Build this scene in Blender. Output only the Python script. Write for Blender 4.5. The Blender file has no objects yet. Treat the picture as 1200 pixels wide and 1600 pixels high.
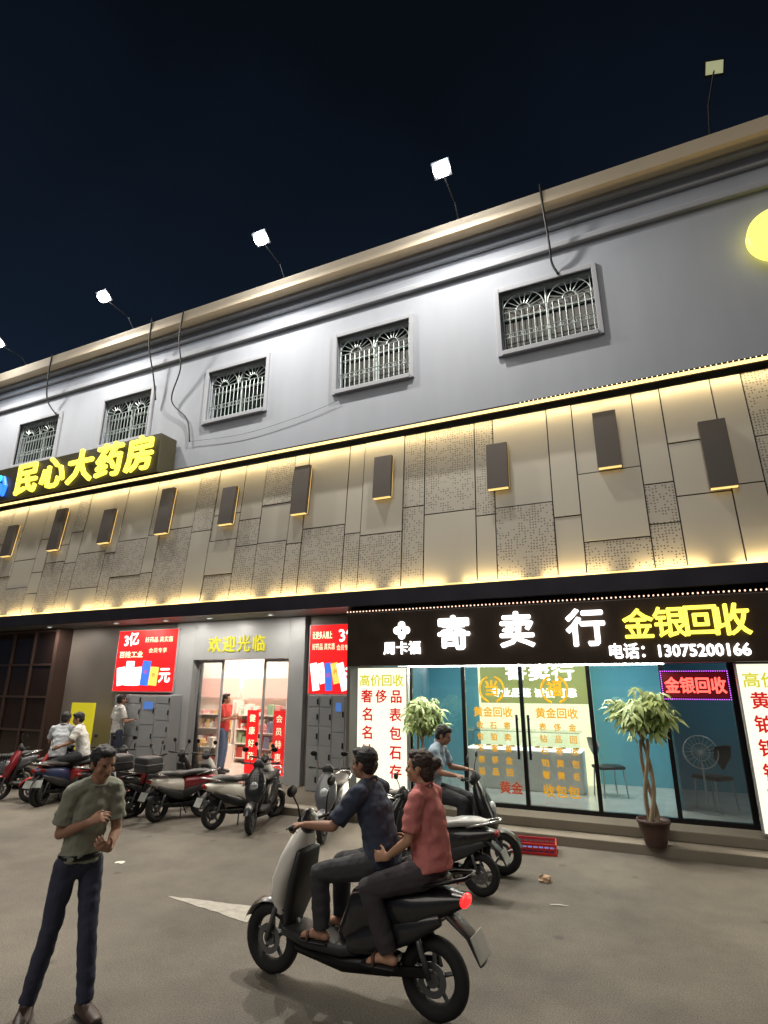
import bpy, bmesh, math, random
from mathutils import Vector, Matrix, Euler, noise
random.seed(7)
S=bpy.context.scene
COL=S.collection
R=math.radians
V=Vector
# ---------------------------------------------------------------- camera
CH=2.1; FPX=880.0; PITCH=R(16.76); YAW=R(24.4)
Rv=V((math.cos(YAW),math.sin(YAW),0))
Fv=V((-math.sin(YAW)*math.cos(PITCH),math.cos(YAW)*math.cos(PITCH),math.sin(PITCH)))
Uv=Rv.cross(Fv)
cam=bpy.data.cameras.new('camera'); co=bpy.data.objects.new('camera',cam); COL.objects.link(co)
cam.sensor_fit='HORIZONTAL'; cam.sensor_width=36; cam.lens=FPX/1200*36; cam.clip_end=2000; cam.clip_start=.05
M=Matrix((Rv,Uv,-Fv)).transposed().to_4x4(); M.translation=V((0,0,CH)); co.matrix_world=M
S.camera=co
def P(px,py,Y=None,Z=None):
    d=Fv*FPX+Rv*(px-600)-Uv*(py-800)
    t=(Y/d.y) if Y is not None else ((Z-CH)/d.z)
    return V((d.x*t,d.y*t,CH+d.z*t))
S.view_settings.view_transform='Standard'
# ---------------------------------------------------------------- materials
def c(r,g,b):
    f=lambda v:(v/255/12.92) if v/255<=.04045 else ((v/255+.055)/1.055)**2.4
    return (f(r),f(g),f(b),1)
MATS={}
def pbr(name,col,rough=.6,metal=0,var=.15,scale=6,bump=0,bscale=40,coat=0,spec=.5):
    if name in MATS: return MATS[name]
    m=bpy.data.materials.new(name); m.use_nodes=True; n=m.node_tree.nodes; l=m.node_tree.links
    b=n['Principled BSDF']; b.inputs['Roughness'].default_value=rough; b.inputs['Metallic'].default_value=metal
    b.inputs['Coat Weight'].default_value=coat; b.inputs['Specular IOR Level'].default_value=spec
    tc=n.new('ShaderNodeTexCoord'); nz=n.new('ShaderNodeTexNoise'); nz.inputs['Scale'].default_value=scale; nz.inputs['Detail'].default_value=6
    l.new(tc.outputs['Object'],nz.inputs['Vector'])
    mx=n.new('ShaderNodeMix'); mx.data_type='RGBA'
    mx.inputs[6].default_value=(col[0]*(1-var),col[1]*(1-var),col[2]*(1-var),1)
    mx.inputs[7].default_value=(min(1,col[0]*(1+var)),min(1,col[1]*(1+var)),min(1,col[2]*(1+var)),1)
    l.new(nz.outputs['Fac'],mx.inputs[0]); l.new(mx.outputs[2],b.inputs['Base Color'])
    mr=n.new('ShaderNodeMapRange'); mr.inputs[3].default_value=max(.02,rough-.12); mr.inputs[4].default_value=min(1,rough+.12)
    l.new(nz.outputs['Fac'],mr.inputs[0]); l.new(mr.outputs[0],b.inputs['Roughness'])
    if bump:
        n2=n.new('ShaderNodeTexNoise'); n2.inputs['Scale'].default_value=bscale; n2.inputs['Detail'].default_value=4
        l.new(tc.outputs['Object'],n2.inputs['Vector'])
        bp=n.new('ShaderNodeBump'); bp.inputs['Strength'].default_value=bump; bp.inputs['Distance'].default_value=.01
        l.new(n2.outputs['Fac'],bp.inputs['Height']); l.new(bp.outputs[0],b.inputs['Normal'])
    MATS[name]=m; return m
def emis(name,col,st=1.0,base=None):
    if name in MATS: return MATS[name]
    m=bpy.data.materials.new(name); m.use_nodes=True; n=m.node_tree.nodes
    b=n['Principled BSDF']; b.inputs['Base Color'].default_value=base or (col[0]*.5,col[1]*.5,col[2]*.5,1)
    b.inputs['Emission Color'].default_value=col; b.inputs['Emission Strength'].default_value=st; b.inputs['Roughness'].default_value=.4
    MATS[name]=m; return m
def glassmat(name,tint=(.93,.97,.98,1),refl=.09):
    if name in MATS: return MATS[name]
    m=bpy.data.materials.new(name); m.use_nodes=True; n=m.node_tree.nodes; l=m.node_tree.links
    n.remove(n['Principled BSDF']); o=n['Material Output']
    t=n.new('ShaderNodeBsdfTransparent'); t.inputs[0].default_value=tint
    g=n.new('ShaderNodeBsdfGlossy'); g.inputs['Roughness'].default_value=.03
    fr=n.new('ShaderNodeFresnel'); fr.inputs[0].default_value=1.5
    ad=n.new('ShaderNodeMath'); ad.operation='ADD'; ad.inputs[1].default_value=refl-.04; l.new(fr.outputs[0],ad.inputs[0])
    mx=n.new('ShaderNodeMixShader'); l.new(ad.outputs[0],mx.inputs[0]); l.new(t.outputs[0],mx.inputs[1]); l.new(g.outputs[0],mx.inputs[2]); l.new(mx.outputs[0],o.inputs[0])
    MATS[name]=m; return m
# ---------------------------------------------------------------- mesh builder
class MB:
    def __init__(s): s.bm=bmesh.new()
    def box(s,x0,x1,y0,y1,z0,z1,bev=0):
        r=bmesh.ops.create_cube(s.bm,size=1)
        vs=r['verts']
        for v in vs: v.co=V(((x0+x1)/2+v.co.x*(x1-x0),(y0+y1)/2+v.co.y*(y1-y0),(z0+z1)/2+v.co.z*(z1-z0)))
        if bev:
            es=list({e for v in vs for e in v.link_edges})
            bmesh.ops.bevel(s.bm,geom=es,offset=bev,segments=2,affect='EDGES',profile=.6)
        return s
    def obox(s,cen,size,rot=(0,0,0),bev=0):
        m=Matrix.Translation(V(cen))@Euler(rot).to_matrix().to_4x4()
        r=bmesh.ops.create_cube(s.bm,size=1); vs=r['verts']
        for v in vs: v.co=m@V((v.co.x*size[0],v.co.y*size[1],v.co.z*size[2]))
        if bev:
            es=list({e for v in vs for e in v.link_edges})
            bmesh.ops.bevel(s.bm,geom=es,offset=bev,segments=2,affect='EDGES',profile=.6)
        return s
    def quad(s,*p):
        s.bm.faces.new([s.bm.verts.new(V(q)) for q in p]); return s
    def loft(s,secs,side=(1,0,0),seg=12,rnd=True,sq=2.0):
        secs=[(V(a[0]),a[1],a[2] if len(a)>2 else a[1]) for a in secs]
        n=len(secs); rings=[]
        def tang(i):
            a=secs[max(0,i-1)][0]; b=secs[min(n-1,i+1)][0]; d=b-a
            return d.normalized() if d.length>1e-6 else V((0,0,1))
        lst=[]
        t0=tang(0); t1=tang(n-1)
        if rnd:
            p,w,h=secs[0]; k=min(w,h)
            for a in (80,50,25): lst.append((p-t0*k*math.sin(R(a)),w*math.cos(R(a)),h*math.cos(R(a)),t0))
        for i,(p,w,h) in enumerate(secs): lst.append((p,w,h,tang(i)))
        if rnd:
            p,w,h=secs[-1]; k=min(w,h)
            for a in (25,50,80): lst.append((p+t1*k*math.sin(R(a)),w*math.cos(R(a)),h*math.cos(R(a)),t1))
        sd0=V(side)
        for p,w,h,t in lst:
            sd=(sd0-t*sd0.dot(t))
            if sd.length<.05: sd=t.orthogonal()
            sd.normalize(); u=t.cross(sd)
            ring=[]
            for k in range(seg):
                a=2*math.pi*k/seg; ca,sa=math.cos(a),math.sin(a)
                e=2.0/sq
                x=math.copysign(abs(ca)**e,ca); y=math.copysign(abs(sa)**e,sa)
                ring.append(s.bm.verts.new(p+sd*w*x+u*h*y))
            rings.append(ring)
        for a,b in zip(rings,rings[1:]):
            for k in range(seg): s.bm.faces.new((a[k],a[(k+1)%seg],b[(k+1)%seg],b[k]))
        s.bm.faces.new(rings[0][::-1]); s.bm.faces.new(rings[-1]); return s
    def tube(s,pts,r,seg=8,rnd=False):
        pts=[V(p) for p in pts]
        d=(pts[-1]-pts[0]); sd=d.orthogonal() if d.length>1e-6 else V((1,0,0))
        return s.loft([(p,r,r) for p in pts],side=sd,seg=seg,rnd=rnd)
    def ell(s,cen,rad,rot=None,u=14,v=10):
        r=bmesh.ops.create_uvsphere(s.bm,u_segments=u,v_segments=v,radius=1)
        cen=V(cen)
        for q in r['verts']:
            k=V((q.co.x*rad[0],q.co.y*rad[1],q.co.z*rad[2]))
            q.co=cen+((rot@k) if rot else k)
        return s
    def lathe(s,cen,prof,axis='Z',seg=24):
        rings=[]
        for r,h in prof:
            ring=[]
            for k in range(seg):
                a=2*math.pi*k/seg; x,y=r*math.cos(a),r*math.sin(a)
                q={'Z':V((x,y,h)),'Y':V((x,h,y)),'X':V((h,x,y))}[axis]
                ring.append(s.bm.verts.new(V(cen)+q))
            rings.append(ring)
        for a,b in zip(rings,rings[1:]):
            for k in range(seg): s.bm.faces.new((a[k],a[(k+1)%seg],b[(k+1)%seg],b[k]))
        return s
    def torus(s,cen,RR,r,axis='Y',seg=28,ms=10,flat=1.0):
        return s.lathe(cen,[(RR+r*math.cos(2*math.pi*k/ms),r*flat*math.sin(2*math.pi*k/ms)) for k in range(ms+1)],axis,seg)
    def build(s,name,mat,parent=None,smooth=False,off=None):
        bmesh.ops.remove_doubles(s.bm,verts=s.bm.verts[:],dist=1e-5)
        bmesh.ops.recalc_face_normals(s.bm,faces=s.bm.faces[:])
        if off is not None: bmesh.ops.translate(s.bm,verts=s.bm.verts[:],vec=-V(off))
        me=bpy.data.meshes.new(name); s.bm.to_mesh(me); s.bm.free()
        if smooth: me.shade_smooth()
        o=bpy.data.objects.new(name,me); COL.objects.link(o)
        if mat: me.materials.append(mat)
        if parent: o.parent=parent
        return o
def tag(o,label=None,cat=None,group=None,kind=None):
    if label: o['label']=label
    if cat: o['category']=cat
    if group: o['group']=group
    if kind: o['kind']=kind
    return o
def thing(name,label,cat,loc=(0,0,0),rz=0,group=None):
    o=bpy.data.objects.new(name,None); COL.objects.link(o); o.empty_display_size=.1
    o.location=loc; o.rotation_euler=(0,0,rz); return tag(o,label,cat,group)
def text(body,size,mat,loc,name,parent=None,off=None,ext=.01,thick=0,tilt=0,spacing=1.0,fit=None):
    cu=bpy.data.curves.new('t','FONT'); cu.body=body; cu.size=size; cu.extrude=ext
    cu.align_x='CENTER'; cu.align_y='CENTER'; cu.space_character=spacing; cu.resolution_u=2
    o=bpy.data.objects.new('t',cu); COL.objects.link(o)
    bpy.context.view_layer.update()
    me=bpy.data.meshes.new_from_object(o.evaluated_get(bpy.context.evaluated_depsgraph_get()))
    bpy.data.objects.remove(o)
    if fit and len(me.vertices):
        xs=[v.co.x for v in me.vertices]; ys=[v.co.y for v in me.vertices]
        sx=fit/(max(xs)-min(xs)); cx=(max(xs)+min(xs))/2; cy=(max(ys)+min(ys))/2
        for v in me.vertices: v.co.x=(v.co.x-cx)*sx; v.co.y-=cy
    if thick>.0025:
        # heavier strokes: the glyph repeated with tiny sideways and depth steps
        b=bmesh.new(); base=me.copy()
        dz=min(.0012,ext*.2)
        for k,(dx,dy) in enumerate(((0,0),(thick,.0),(-thick,.0),(0,thick),(0,-thick),(thick*.7,thick*.7),(-thick*.7,-thick*.7))):
            q=base.copy(); q.transform(Matrix.Translation((dx,dy,-dz*k))); b.from_mesh(q)
        b.to_mesh(me); b.free()
    m=Matrix.Translation(V(loc)-(V(off) if off is not None else V((0,0,0))))@Matrix.Rotation(R(90),4,'X')@Matrix.Rotation(tilt,4,'Z')
    me.transform(m); me.materials.clear(); me.materials.append(mat); me.name=name
    q=bpy.data.objects.new(name,me); COL.objects.link(q)
    if parent: q.parent=parent
    return q
def area(loc,direc,sx,sy,power,col,parent=None,off=None,spread=180):
    l=bpy.data.lights.new('lamp_light','AREA'); l.shape='RECTANGLE'; l.size=sx; l.size_y=sy; l.energy=power; l.color=col[:3]; l.spread=R(spread)
    o=bpy.data.objects.new('lamp_light',l); COL.objects.link(o)
    o.location=V(loc)-(V(off) if off is not None else V((0,0,0)))
    d=V(direc).normalized()
    z=-d; x=V((1,0,0)); x=(x-z*x.dot(z)).normalized(); y=z.cross(x)
    o.rotation_euler=Matrix((x,y,z)).transposed().to_euler()
    if parent: o.parent=parent
    return o
# ---------------------------------------------------------------- world
w=bpy.data.worlds.new("World"); S.world=w; w.use_nodes=True; n=w.node_tree.nodes; l=w.node_tree.links
bg=n['Background']; tc=n.new('ShaderNodeTexCoord'); sp=n.new('ShaderNodeSeparateXYZ'); cr=n.new('ShaderNodeValToRGB')
l.new(tc.outputs['Generated'],sp.inputs[0])
nz=n.new('ShaderNodeTexNoise'); nz.inputs['Scale'].default_value=2.2; nz.inputs['Detail'].default_value=5; l.new(tc.outputs['Generated'],nz.inputs[0])
ma=n.new('ShaderNodeMath'); ma.operation='MULTIPLY_ADD'; ma.inputs[1].default_value=.35; l.new(nz.outputs['Fac'],ma.inputs[0]); l.new(sp.outputs[2],ma.inputs[2])
sb=n.new('ShaderNodeMath'); sb.operation='SUBTRACT'; sb.inputs[1].default_value=.17; l.new(ma.outputs[0],sb.inputs[0])
l.new(sb.outputs[0],cr.inputs[0]); l.new(cr.outputs[0],bg.inputs[0])
cr.color_ramp.elements[0].position=.0; cr.color_ramp.elements[0].color=c(44,60,76)
cr.color_ramp.elements[1].position=.85; cr.color_ramp.elements[1].color=c(8,12,19)
e=cr.color_ramp.elements.new(.4); e.color=c(20,31,46)
bg.inputs[1].default_value=1.0
su=bpy.data.lights.new('street_fill','SUN'); su.energy=.92; su.angle=R(40); su.color=(1,.92,.8)  # added soft fill, standing in for unseen street lighting behind the camera
so=bpy.data.objects.new('street_fill',su); COL.objects.link(so); so.rotation_euler=(R(48),0,R(-10)); so.location=(0,-5,20)
# ---------------------------------------------------------------- ground
def asphalt():
    m=pbr('asphalt',(.128,.113,.092,1),.8,0,.25,1.2,.5,160)
    n=m.node_tree.nodes; l=m.node_tree.links; b=n['Principled BSDF']
    src=b.inputs['Base Color'].links[0].from_socket
    tc=n.new('ShaderNodeTexCoord'); a=n.new('ShaderNodeTexNoise'); a.inputs['Scale'].default_value=.45; a.inputs['Detail'].default_value=9; a.inputs['Roughness'].default_value=.7
    l.new(tc.outputs['Object'],a.inputs[0]); r=n.new('ShaderNodeMapRange'); r.inputs[1].default_value=.35; r.inputs[2].default_value=.7; r.inputs[3].default_value=.6; r.inputs[4].default_value=1.35
    l.new(a.outputs['Fac'],r.inputs[0])
    g=n.new('ShaderNodeTexNoise'); g.inputs['Scale'].default_value=90; g.inputs['Detail'].default_value=3; l.new(tc.outputs['Object'],g.inputs[0])
    r2=n.new('ShaderNodeMapRange'); r2.inputs[1].default_value=.3; r2.inputs[2].default_value=.7; r2.inputs[3].default_value=.55; r2.inputs[4].default_value=1.45; l.new(g.outputs['Fac'],r2.inputs[0])
    mm=n.new('ShaderNodeMath'); mm.operation='MULTIPLY'; l.new(r.outputs[0],mm.inputs[0]); l.new(r2.outputs[0],mm.inputs[1])
    vo=n.new('ShaderNodeTexVoronoi'); vo.inputs['Scale'].default_value=1.6; l.new(tc.outputs['Object'],vo.inputs['Vector'])
    r3=n.new('ShaderNodeMapRange'); r3.inputs[1].default_value=.03; r3.inputs[2].default_value=.1; r3.inputs[3].default_value=.6; r3.inputs[4].default_value=1; l.new(vo.outputs['Distance'],r3.inputs[0])
    m3=n.new('ShaderNodeMath'); m3.operation='MULTIPLY'; l.new(mm.outputs[0],m3.inputs[0]); l.new(r3.outputs[0],m3.inputs[1])
    vm=n.new('ShaderNodeVectorMath'); vm.operation='SCALE'; l.new(src,vm.inputs[0]); l.new(m3.outputs[0],vm.inputs['Scale']); l.new(vm.outputs[0],b.inputs['Base Color'])
    return m
ASP=asphalt()
tag(MB().quad((-400,-300,0),(400,-300,0),(400,500,0),(-400,500,0)).build('road',ASP),kind='structure')
CONC=pbr('step_concrete',c(126,118,104),.75,0,.2,3,.4,60)
st=MB(); st.box(-30,8,8.7,12.5,-.2,.12,.012); st.box(-4.75,8,9.02,12.6,.123,.25,.012)
tag(st.build('pavement',CONC),kind='structure')
pts=[P(262,1400,Z=.004),P(386,1441,Z=.004),P(412,1418,Z=.004)]
bm=MB(); 
def tri_ragged(a,b,cc):
    vs=[]
    for p,q in ((a,b),(b,cc),(cc,a)):
        for k in range(14):
            t=k/14; x=p.lerp(q,t); vs.append(x+V((random.uniform(-.012,.012),random.uniform(-.012,.012),0)) if k else x)
    return vs
vs=tri_ragged(*pts); bm.bm.faces.new([bm.bm.verts.new(v) for v in vs])
PAINT=pbr('road_paint',(.34,.32,.28,1),.7,0,.5,14)
tag(bm.build('road_arrow',PAINT),'worn white painted arrow head on the asphalt left of the moving scooter','road marking')
# ---------------------------------------------------------------- building
bo=V((-8,9.6,0))
def wallmat():
    m=pbr('grey_render',c(166,171,181),.85,0,.06,.7,.25,90)
    n=m.node_tree.nodes; l=m.node_tree.links; b=n['Principled BSDF']; src=b.inputs['Base Color'].links[0].from_socket
    tc=n.new('ShaderNodeTexCoord'); mp=n.new('ShaderNodeMapping'); mp.inputs['Scale'].default_value=(2.0,1,.4); l.new(tc.outputs['Object'],mp.inputs[0])
    a=n.new('ShaderNodeTexNoise'); a.inputs['Scale'].default_value=.9; a.inputs['Detail'].default_value=8; l.new(mp.outputs[0],a.inputs[0])
    r=n.new('ShaderNodeMapRange'); r.inputs[1].default_value=.35; r.inputs[2].default_value=.65; r.inputs[3].default_value=.94; r.inputs[4].default_value=1.02; l.new(a.outputs['Fac'],r.inputs[0])
    vm=n.new('ShaderNodeVectorMath'); vm.operation='SCALE'; l.new(src,vm.inputs[0]); l.new(r.outputs[0],vm.inputs['Scale']); l.new(vm.outputs[0],b.inputs['Base Color']); return m
WALL=wallmat()
TRIM=pbr('cornice_plaster',c(162,165,172),.8,0,.12,1.5,.2,50)
TRIM_LIT=pbr('cornice_warm_lit',c(202,186,162),.8,0,.12,1.5,.2,50)  # warm light on the top fascia put into its plaster colour
DARK=pbr('dark_metal',c(34,33,34),.45,.4,.2,3)
BLK=pbr('black_frame',c(16,17,19),.35,.3,.15,4)
bld=thing('commercial_building','long two storey grey commercial building with lit beige panel band and barred upper windows','building',bo)
X0,X1=-30,9
WX=[-.97,-4.63,-8.28,-11.93,-15.5,-19.1,-22.8]; ww,wz0,wz1=1.74,8.17,9.5; WY=9.6
m=MB(); m.box(X0,X1,WY,WY+.35,6.3,wz0); m.box(X0,X1,WY,WY+.35,wz1,11.2)
xs=sorted(WX); cur=X0
for x in xs:
    m.box(cur,x-ww/2,WY,WY+.35,wz0,wz1); cur=x+ww/2
m.box(cur,X1,WY,WY+.35,wz0,wz1)
m.box(X0,X1,13.2,13.5,0,11); m.box(X0,X0+.3,WY+.35,13.2,0,11); m.box(X1-.3,X1,WY+.35,13.2,0,11)
m.build('wall',WALL,bld,off=bo)
m=MB(); m.box(X0,X1,WY+.3,13.5,11.0,11.2); m.build('roof',CONC,bld,off=bo)
m=MB(); m.box(X0,X1,9.2,9.62,10.96,11.26,.015); m.build('cornice',TRIM_LIT,bld,off=bo)
m=MB(); m.box(X0,X1,9.44,9.6,10.88,10.957,.02); m.box(X0,X1,9.53,9.6,10.62,10.68,.015)
m.build('moulding',TRIM,bld,off=bo)
m=MB(); m.box(X0,X1,9.51,9.6,10.13,10.26,.02)
m.build('moulding',TRIM,bld,off=bo)
GR=pbr('white_bars',c(178,188,186),.4,.5,.1,8); PANE=pbr('dark_window_glass',c(14,22,22),.12,0,.3,2,spec=.8)
def window(x,first=[None]):
    if first[0] is None:
        f=MB(); a=ww/2; y=-.045
        for (p,q,r_,s_) in ((-a-.09,-a,wz0-.1,wz1+.1),(a,a+.09,wz0-.1,wz1+.1)): f.box(p,q,y,.06,r_,s_,.01)
        f.box(-a+.002,a-.002,y+.003,.06,wz1,wz1+.098,.01); f.box(-a+.002,a-.002,y-.03,.06,wz0-.098,wz0,.01)
        fo=f.build('window',TRIM,bld)
        g=MB(); yb=.08
        n=15
        for k in range(n):
            xx=-a+.05+(ww-.1)*k/(n-1); top=wz1-.02 if k%7==0 else wz1-.42
            g.tube([(xx,yb,wz0+.02),(xx,yb,top)],.0095,6)
        for zz in (wz0+.03,wz0+.33,wz0+.42,wz1-.42,wz1-.03): g.tube([(-a+.02,yb,zz),(a-.02,yb,zz)],.012,6)
        for cx in (-a/2,a/2):
            for rr in (.4,.13):
                g.tube([(cx+rr*math.cos(R(t)),yb,wz1-.42+rr*.95*math.sin(R(t))) for t in range(0,181,15)],.011,6)
            for t in range(20,180,20): g.tube([(cx+.13*math.cos(R(t)),yb,wz1-.42+.13*math.sin(R(t))),(cx+.4*math.cos(R(t)),yb,wz1-.42+.38*math.sin(R(t)))],.009,6)
        for k in range(7):
            xx=-a+.17+k*.235; g.torus((xx,yb,wz0+.375),.04,.006,'Y',12,6)
        go=g.build('grille',GR,fo)
        p=MB(); p.box(-a,a,.26,.28,wz0,wz1); po=p.build('pane',PANE,fo)
        s_=MB(); s_.box(-.025,.025,.2,.257,wz0,wz1); s_.box(-a,a,.2,.255,wz0+.82,wz0+.86); so_=s_.build('window_sash',GR,fo)
        first[0]=(fo,go,po,so_); fo.location=V((x,WY,0))-bo; return
    fo=first[0][0].copy(); COL.objects.link(fo); fo.parent=bld; fo.location=V((x,WY,0))-bo
    for q in first[0][1:]:
        r_=q.copy(); COL.objects.link(r_); r_.parent=fo
for x in WX: window(x)
BZ0,BZ1=3.66,6.66; BY0,BY1=9.0,9.3
def bp(x,z,o=0):
    t=(z-BZ0)/(BZ1-BZ0); return V((x,BY0+(BY1-BY0)*t-o,z))
m=MB(); m.quad(bp(X0,BZ0-.02,-.03),bp(X1,BZ0-.02,-.03),bp(X1,BZ1+.02,-.03),bp(X0,BZ1+.02,-.03))
m.build('cladding_backing',BLK,bld,off=bo)
PANEL=pbr('beige_panel',c(166,162,152),.42,.25,.13,.8)
def perf():
    m=bpy.data.materials.new('perforated_panel'); m.use_nodes=True; n=m.node_tree.nodes; l=m.node_tree.links
    b=n['Principled BSDF']; b.inputs['Roughness'].default_value=.45; b.inputs['Metallic'].default_value=.25
    tc=n.new('ShaderNodeTexCoord'); sp=n.new('ShaderNodeSeparateXYZ'); l.new(tc.outputs['Object'],sp.inputs[0])
    cb=n.new('ShaderNodeCombineXYZ')
    for i,k in ((0,0),(2,1)):
        mm=n.new('ShaderNodeMath'); mm.operation='MULTIPLY'; mm.inputs[1].default_value=22; l.new(sp.outputs[i],mm.inputs[0]); l.new(mm.outputs[0],cb.inputs[k])
    vo=n.new('ShaderNodeTexVoronoi'); vo.voronoi_dimensions='2D'; vo.inputs['Randomness'].default_value=.3; vo.inputs['Scale'].default_value=1; l.new(cb.outputs[0],vo.inputs['Vector'])
    lt=n.new('ShaderNodeMath'); lt.operation='LESS_THAN'; lt.inputs[1].default_value=.26; l.new(vo.outputs['Distance'],lt.inputs[0])
    s2=n.new('ShaderNodeSeparateColor'); l.new(vo.outputs['Color'],s2.inputs[0])
    nz=n.new('ShaderNodeTexNoise'); nz.inputs['Scale'].default_value=3.4; l.new(tc.outputs['Object'],nz.inputs[0])
    ad=n.new('ShaderNodeMath'); ad.operation='MULTIPLY_ADD'; ad.inputs[1].default_value=.4; l.new(s2.outputs[0],ad.inputs[0]); l.new(nz.outputs['Fac'],ad.inputs[2])
    gt=n.new('ShaderNodeMath'); gt.operation='GREATER_THAN'; gt.inputs[1].default_value=.66; l.new(ad.outputs[0],gt.inputs[0])
    ml=n.new('ShaderNodeMath'); ml.operation='MULTIPLY'; l.new(lt.outputs[0],ml.inputs[0]); l.new(gt.outputs[0],ml.inputs[1])
    mx=n.new('ShaderNodeMix'); mx.data_type='RGBA'; mx.inputs[6].default_value=c(160,156,148); mx.inputs[7].default_value=c(92,86,74); l.new(ml.outputs[0],mx.inputs[0]); l.new(mx.outputs[2],b.inputs['Base Color'])
    return m
PERF=perf()
plain=MB(); pf=MB()
def slab(mb,x0,x1,z0,z1,o):
    g=.010
    x0+=g;x1-=g;z0+=g;z1-=g
    f=[bp(x0,z0,o),bp(x1,z0,o),bp(x1,z1,o),bp(x0,z1,o)]; k=[bp(x0,z0,-.02),bp(x1,z0,-.02),bp(x1,z1,-.02),bp(x0,z1,-.02)]
    mb.quad(*f)
    for i in range(4): mb.quad(f[i],k[i],k[(i+1)%4],f[(i+1)%4])
rng=random.Random(11)
x=X0; k_=0
while x<X1-.1:
    wd=rng.choice([.72,.85,.95]) if k_%2==0 else rng.choice([.34,.42,.55])
    k_+=1
    if x+wd>X1: wd=X1-x
    nb=rng.choice([2,3,3,4]); cuts=sorted(BZ0+(BZ1-BZ0)*((k+rng.uniform(.25,.75))/nb) for k in range(nb))[:-1] if nb>2 else [BZ0+(BZ1-BZ0)*rng.uniform(.25,.45)]
    zs=[BZ0]+[z for z in cuts if z>BZ0+.5]+[BZ1]
    for i,(a,b) in enumerate(zip(zs,zs[1:])):
        o=rng.choice([0,.0,.012])
        if (i==0 and rng.random()<.6 and b-a<1.6) or rng.random()<.2: slab(pf,x,x+wd,a,b,o)
        elif i==0 and b-a>=1.6:
            slab(pf,x,x+wd,a,a+.75,o); slab(plain,x,x+wd,a+.75,b,o)
        else: slab(plain,x,x+wd,a,b,o)
    x+=wd
plain.build('cladding_panels',PANEL,bld,off=bo); pf.build('perforated_panels',PERF,bld,off=bo)
YEL=emis('warm_led',(1,.72,.27,1),1.9)
m=MB(); m.box(X0,X1,9.1,9.58,6.76,6.8); m.box(X0,X1,9.1,9.13,6.70,6.757); m.build('cladding_cap',DARK,bld,off=bo)
m=MB(); m.box(X0,X1,9.08,9.097,6.705,6.757); m.build('led_strip',YEL,bld,off=bo)
m=MB(); m.box(X0,X1,8.80,8.88,3.36,3.62,.006); m.box(X0,X1,8.883,9.1,3.50,3.54); m.build('fascia_beam',pbr('fascia',c(52,50,58),.4,.5,.2,2),bld,off=bo)
m=MB(); m.box(X0,X1,8.965,8.985,3.64,3.676); m.build('uplight_strip',emis('gold_led',(1,.70,.26,1),1.4),bld,off=bo)
m=MB(); xx=-1.5
while xx<5: m.ell((xx,9.078,6.775),(.010,.010,.010),u=6,v=4); xx+=.075
m.build('light_string',emis('bead_led',(1,.8,.42,1),2.5),bld,off=bo)
for k in range(14):
    x=X0+3+k*2.55
    area((x,9.14,6.7),(0,.12,-1),2.5,.02,16,(1,.76,.38),bld,bo)
for k in range(22):
    area((-21+.65+k*1.3,8.915,3.66),(0,.22,1),.95,.03,9.5,(1,.71,.29),bld,bo)
SOF=pbr('soffit_grey',c(92,90,88),.6,.1,.1,2)
m=MB(); m.box(X0,X1,8.9,13.2,3.44,3.497); m.build('soffit',SOF,bld,off=bo)
DL=emis('downlight_lens',(1,.95,.85,1),8)
for i,(px,py) in enumerate([(195,990),(306,987),(386,985),(458,984),(543,981)]):
    q=P(px,py,Z=3.43); q.y=min(max(q.y,9.2),9.7); 
    t=thing('ceiling_spotlight',['small round spotlight above the left red poster','small round spotlight left of the gold entrance lettering','small round spotlight above the gold entrance lettering','small round spotlight right of the gold entrance lettering','small round spotlight above the right red poster'][i],'spotlight',(q.x,q.y,3.43),0,'round spotlights in the pharmacy soffit')
    MB().lathe((0,0,0),[(.07,.008),(.07,-.02),(.05,-.02),(.05,-.005)],'Z',16).build('trim_ring',GR,t)
    MB().lathe((0,0,0),[(.001,-.01),(.049,-.01)],'Z',16).build('lens',DL,t)
    area((0,0,-.03),(0,.05,-1),.08,.08,26,(1,.93,.82),t)
# ------------------------------------------------ pharmacy recess
RY=10.5; RX1=-4.78
GREYM=pbr('portal_metal',c(166,168,170),.45,.2,.08,3)
DW=pbr('brown_glazing',c(44,32,28),.15,0,.3,2)
pl=P(278,1030,Y=RY).x; pr=P(480,1030,Y=RY).x; dl=P(308,1030,Y=RY).x; dr=P(456,1030,Y=RY).x; dt=P(380,1030,Y=RY).z
SFC=pbr('shopfront_cladding',c(122,114,108),.5,.2,.15,2)
lf=P(113,1000,Y=RY).x
m=MB(); m.box(RX1-.06,RX1,9.1,RY+.2,.12,3.437); m.box(pr,RX1-.062,RY,RY+.2,.12,3.437); m.build('shopfront_wall',SFC,bld,off=bo)
m=MB(); m.box(lf,pl,RY,RY+.2,.12,3.437); m.build('shopfront_wall',SFC,bld,off=bo)
m=MB(); m.box(pl,dl,RY-.12,RY+.25,.12,3.437,.01); m.box(dr,pr,RY-.12,RY+.25,.12,3.437,.01); m.box(dl+.002,dr-.002,RY-.118,RY+.25,dt,3.435)
m.build('entrance_portal',GREYM,bld,off=bo)
text('欢迎光临',.37,emis('gold_text_glow',c(215,205,50),.75),((pl+pr)/2,RY-.13,dt+.30),'welcome_lettering',bld,bo,.012,.005,spacing=1.2)  # gold lettering given emission so it reads brighter on the portal
GL=glassmat('clear_glass'); 
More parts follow.
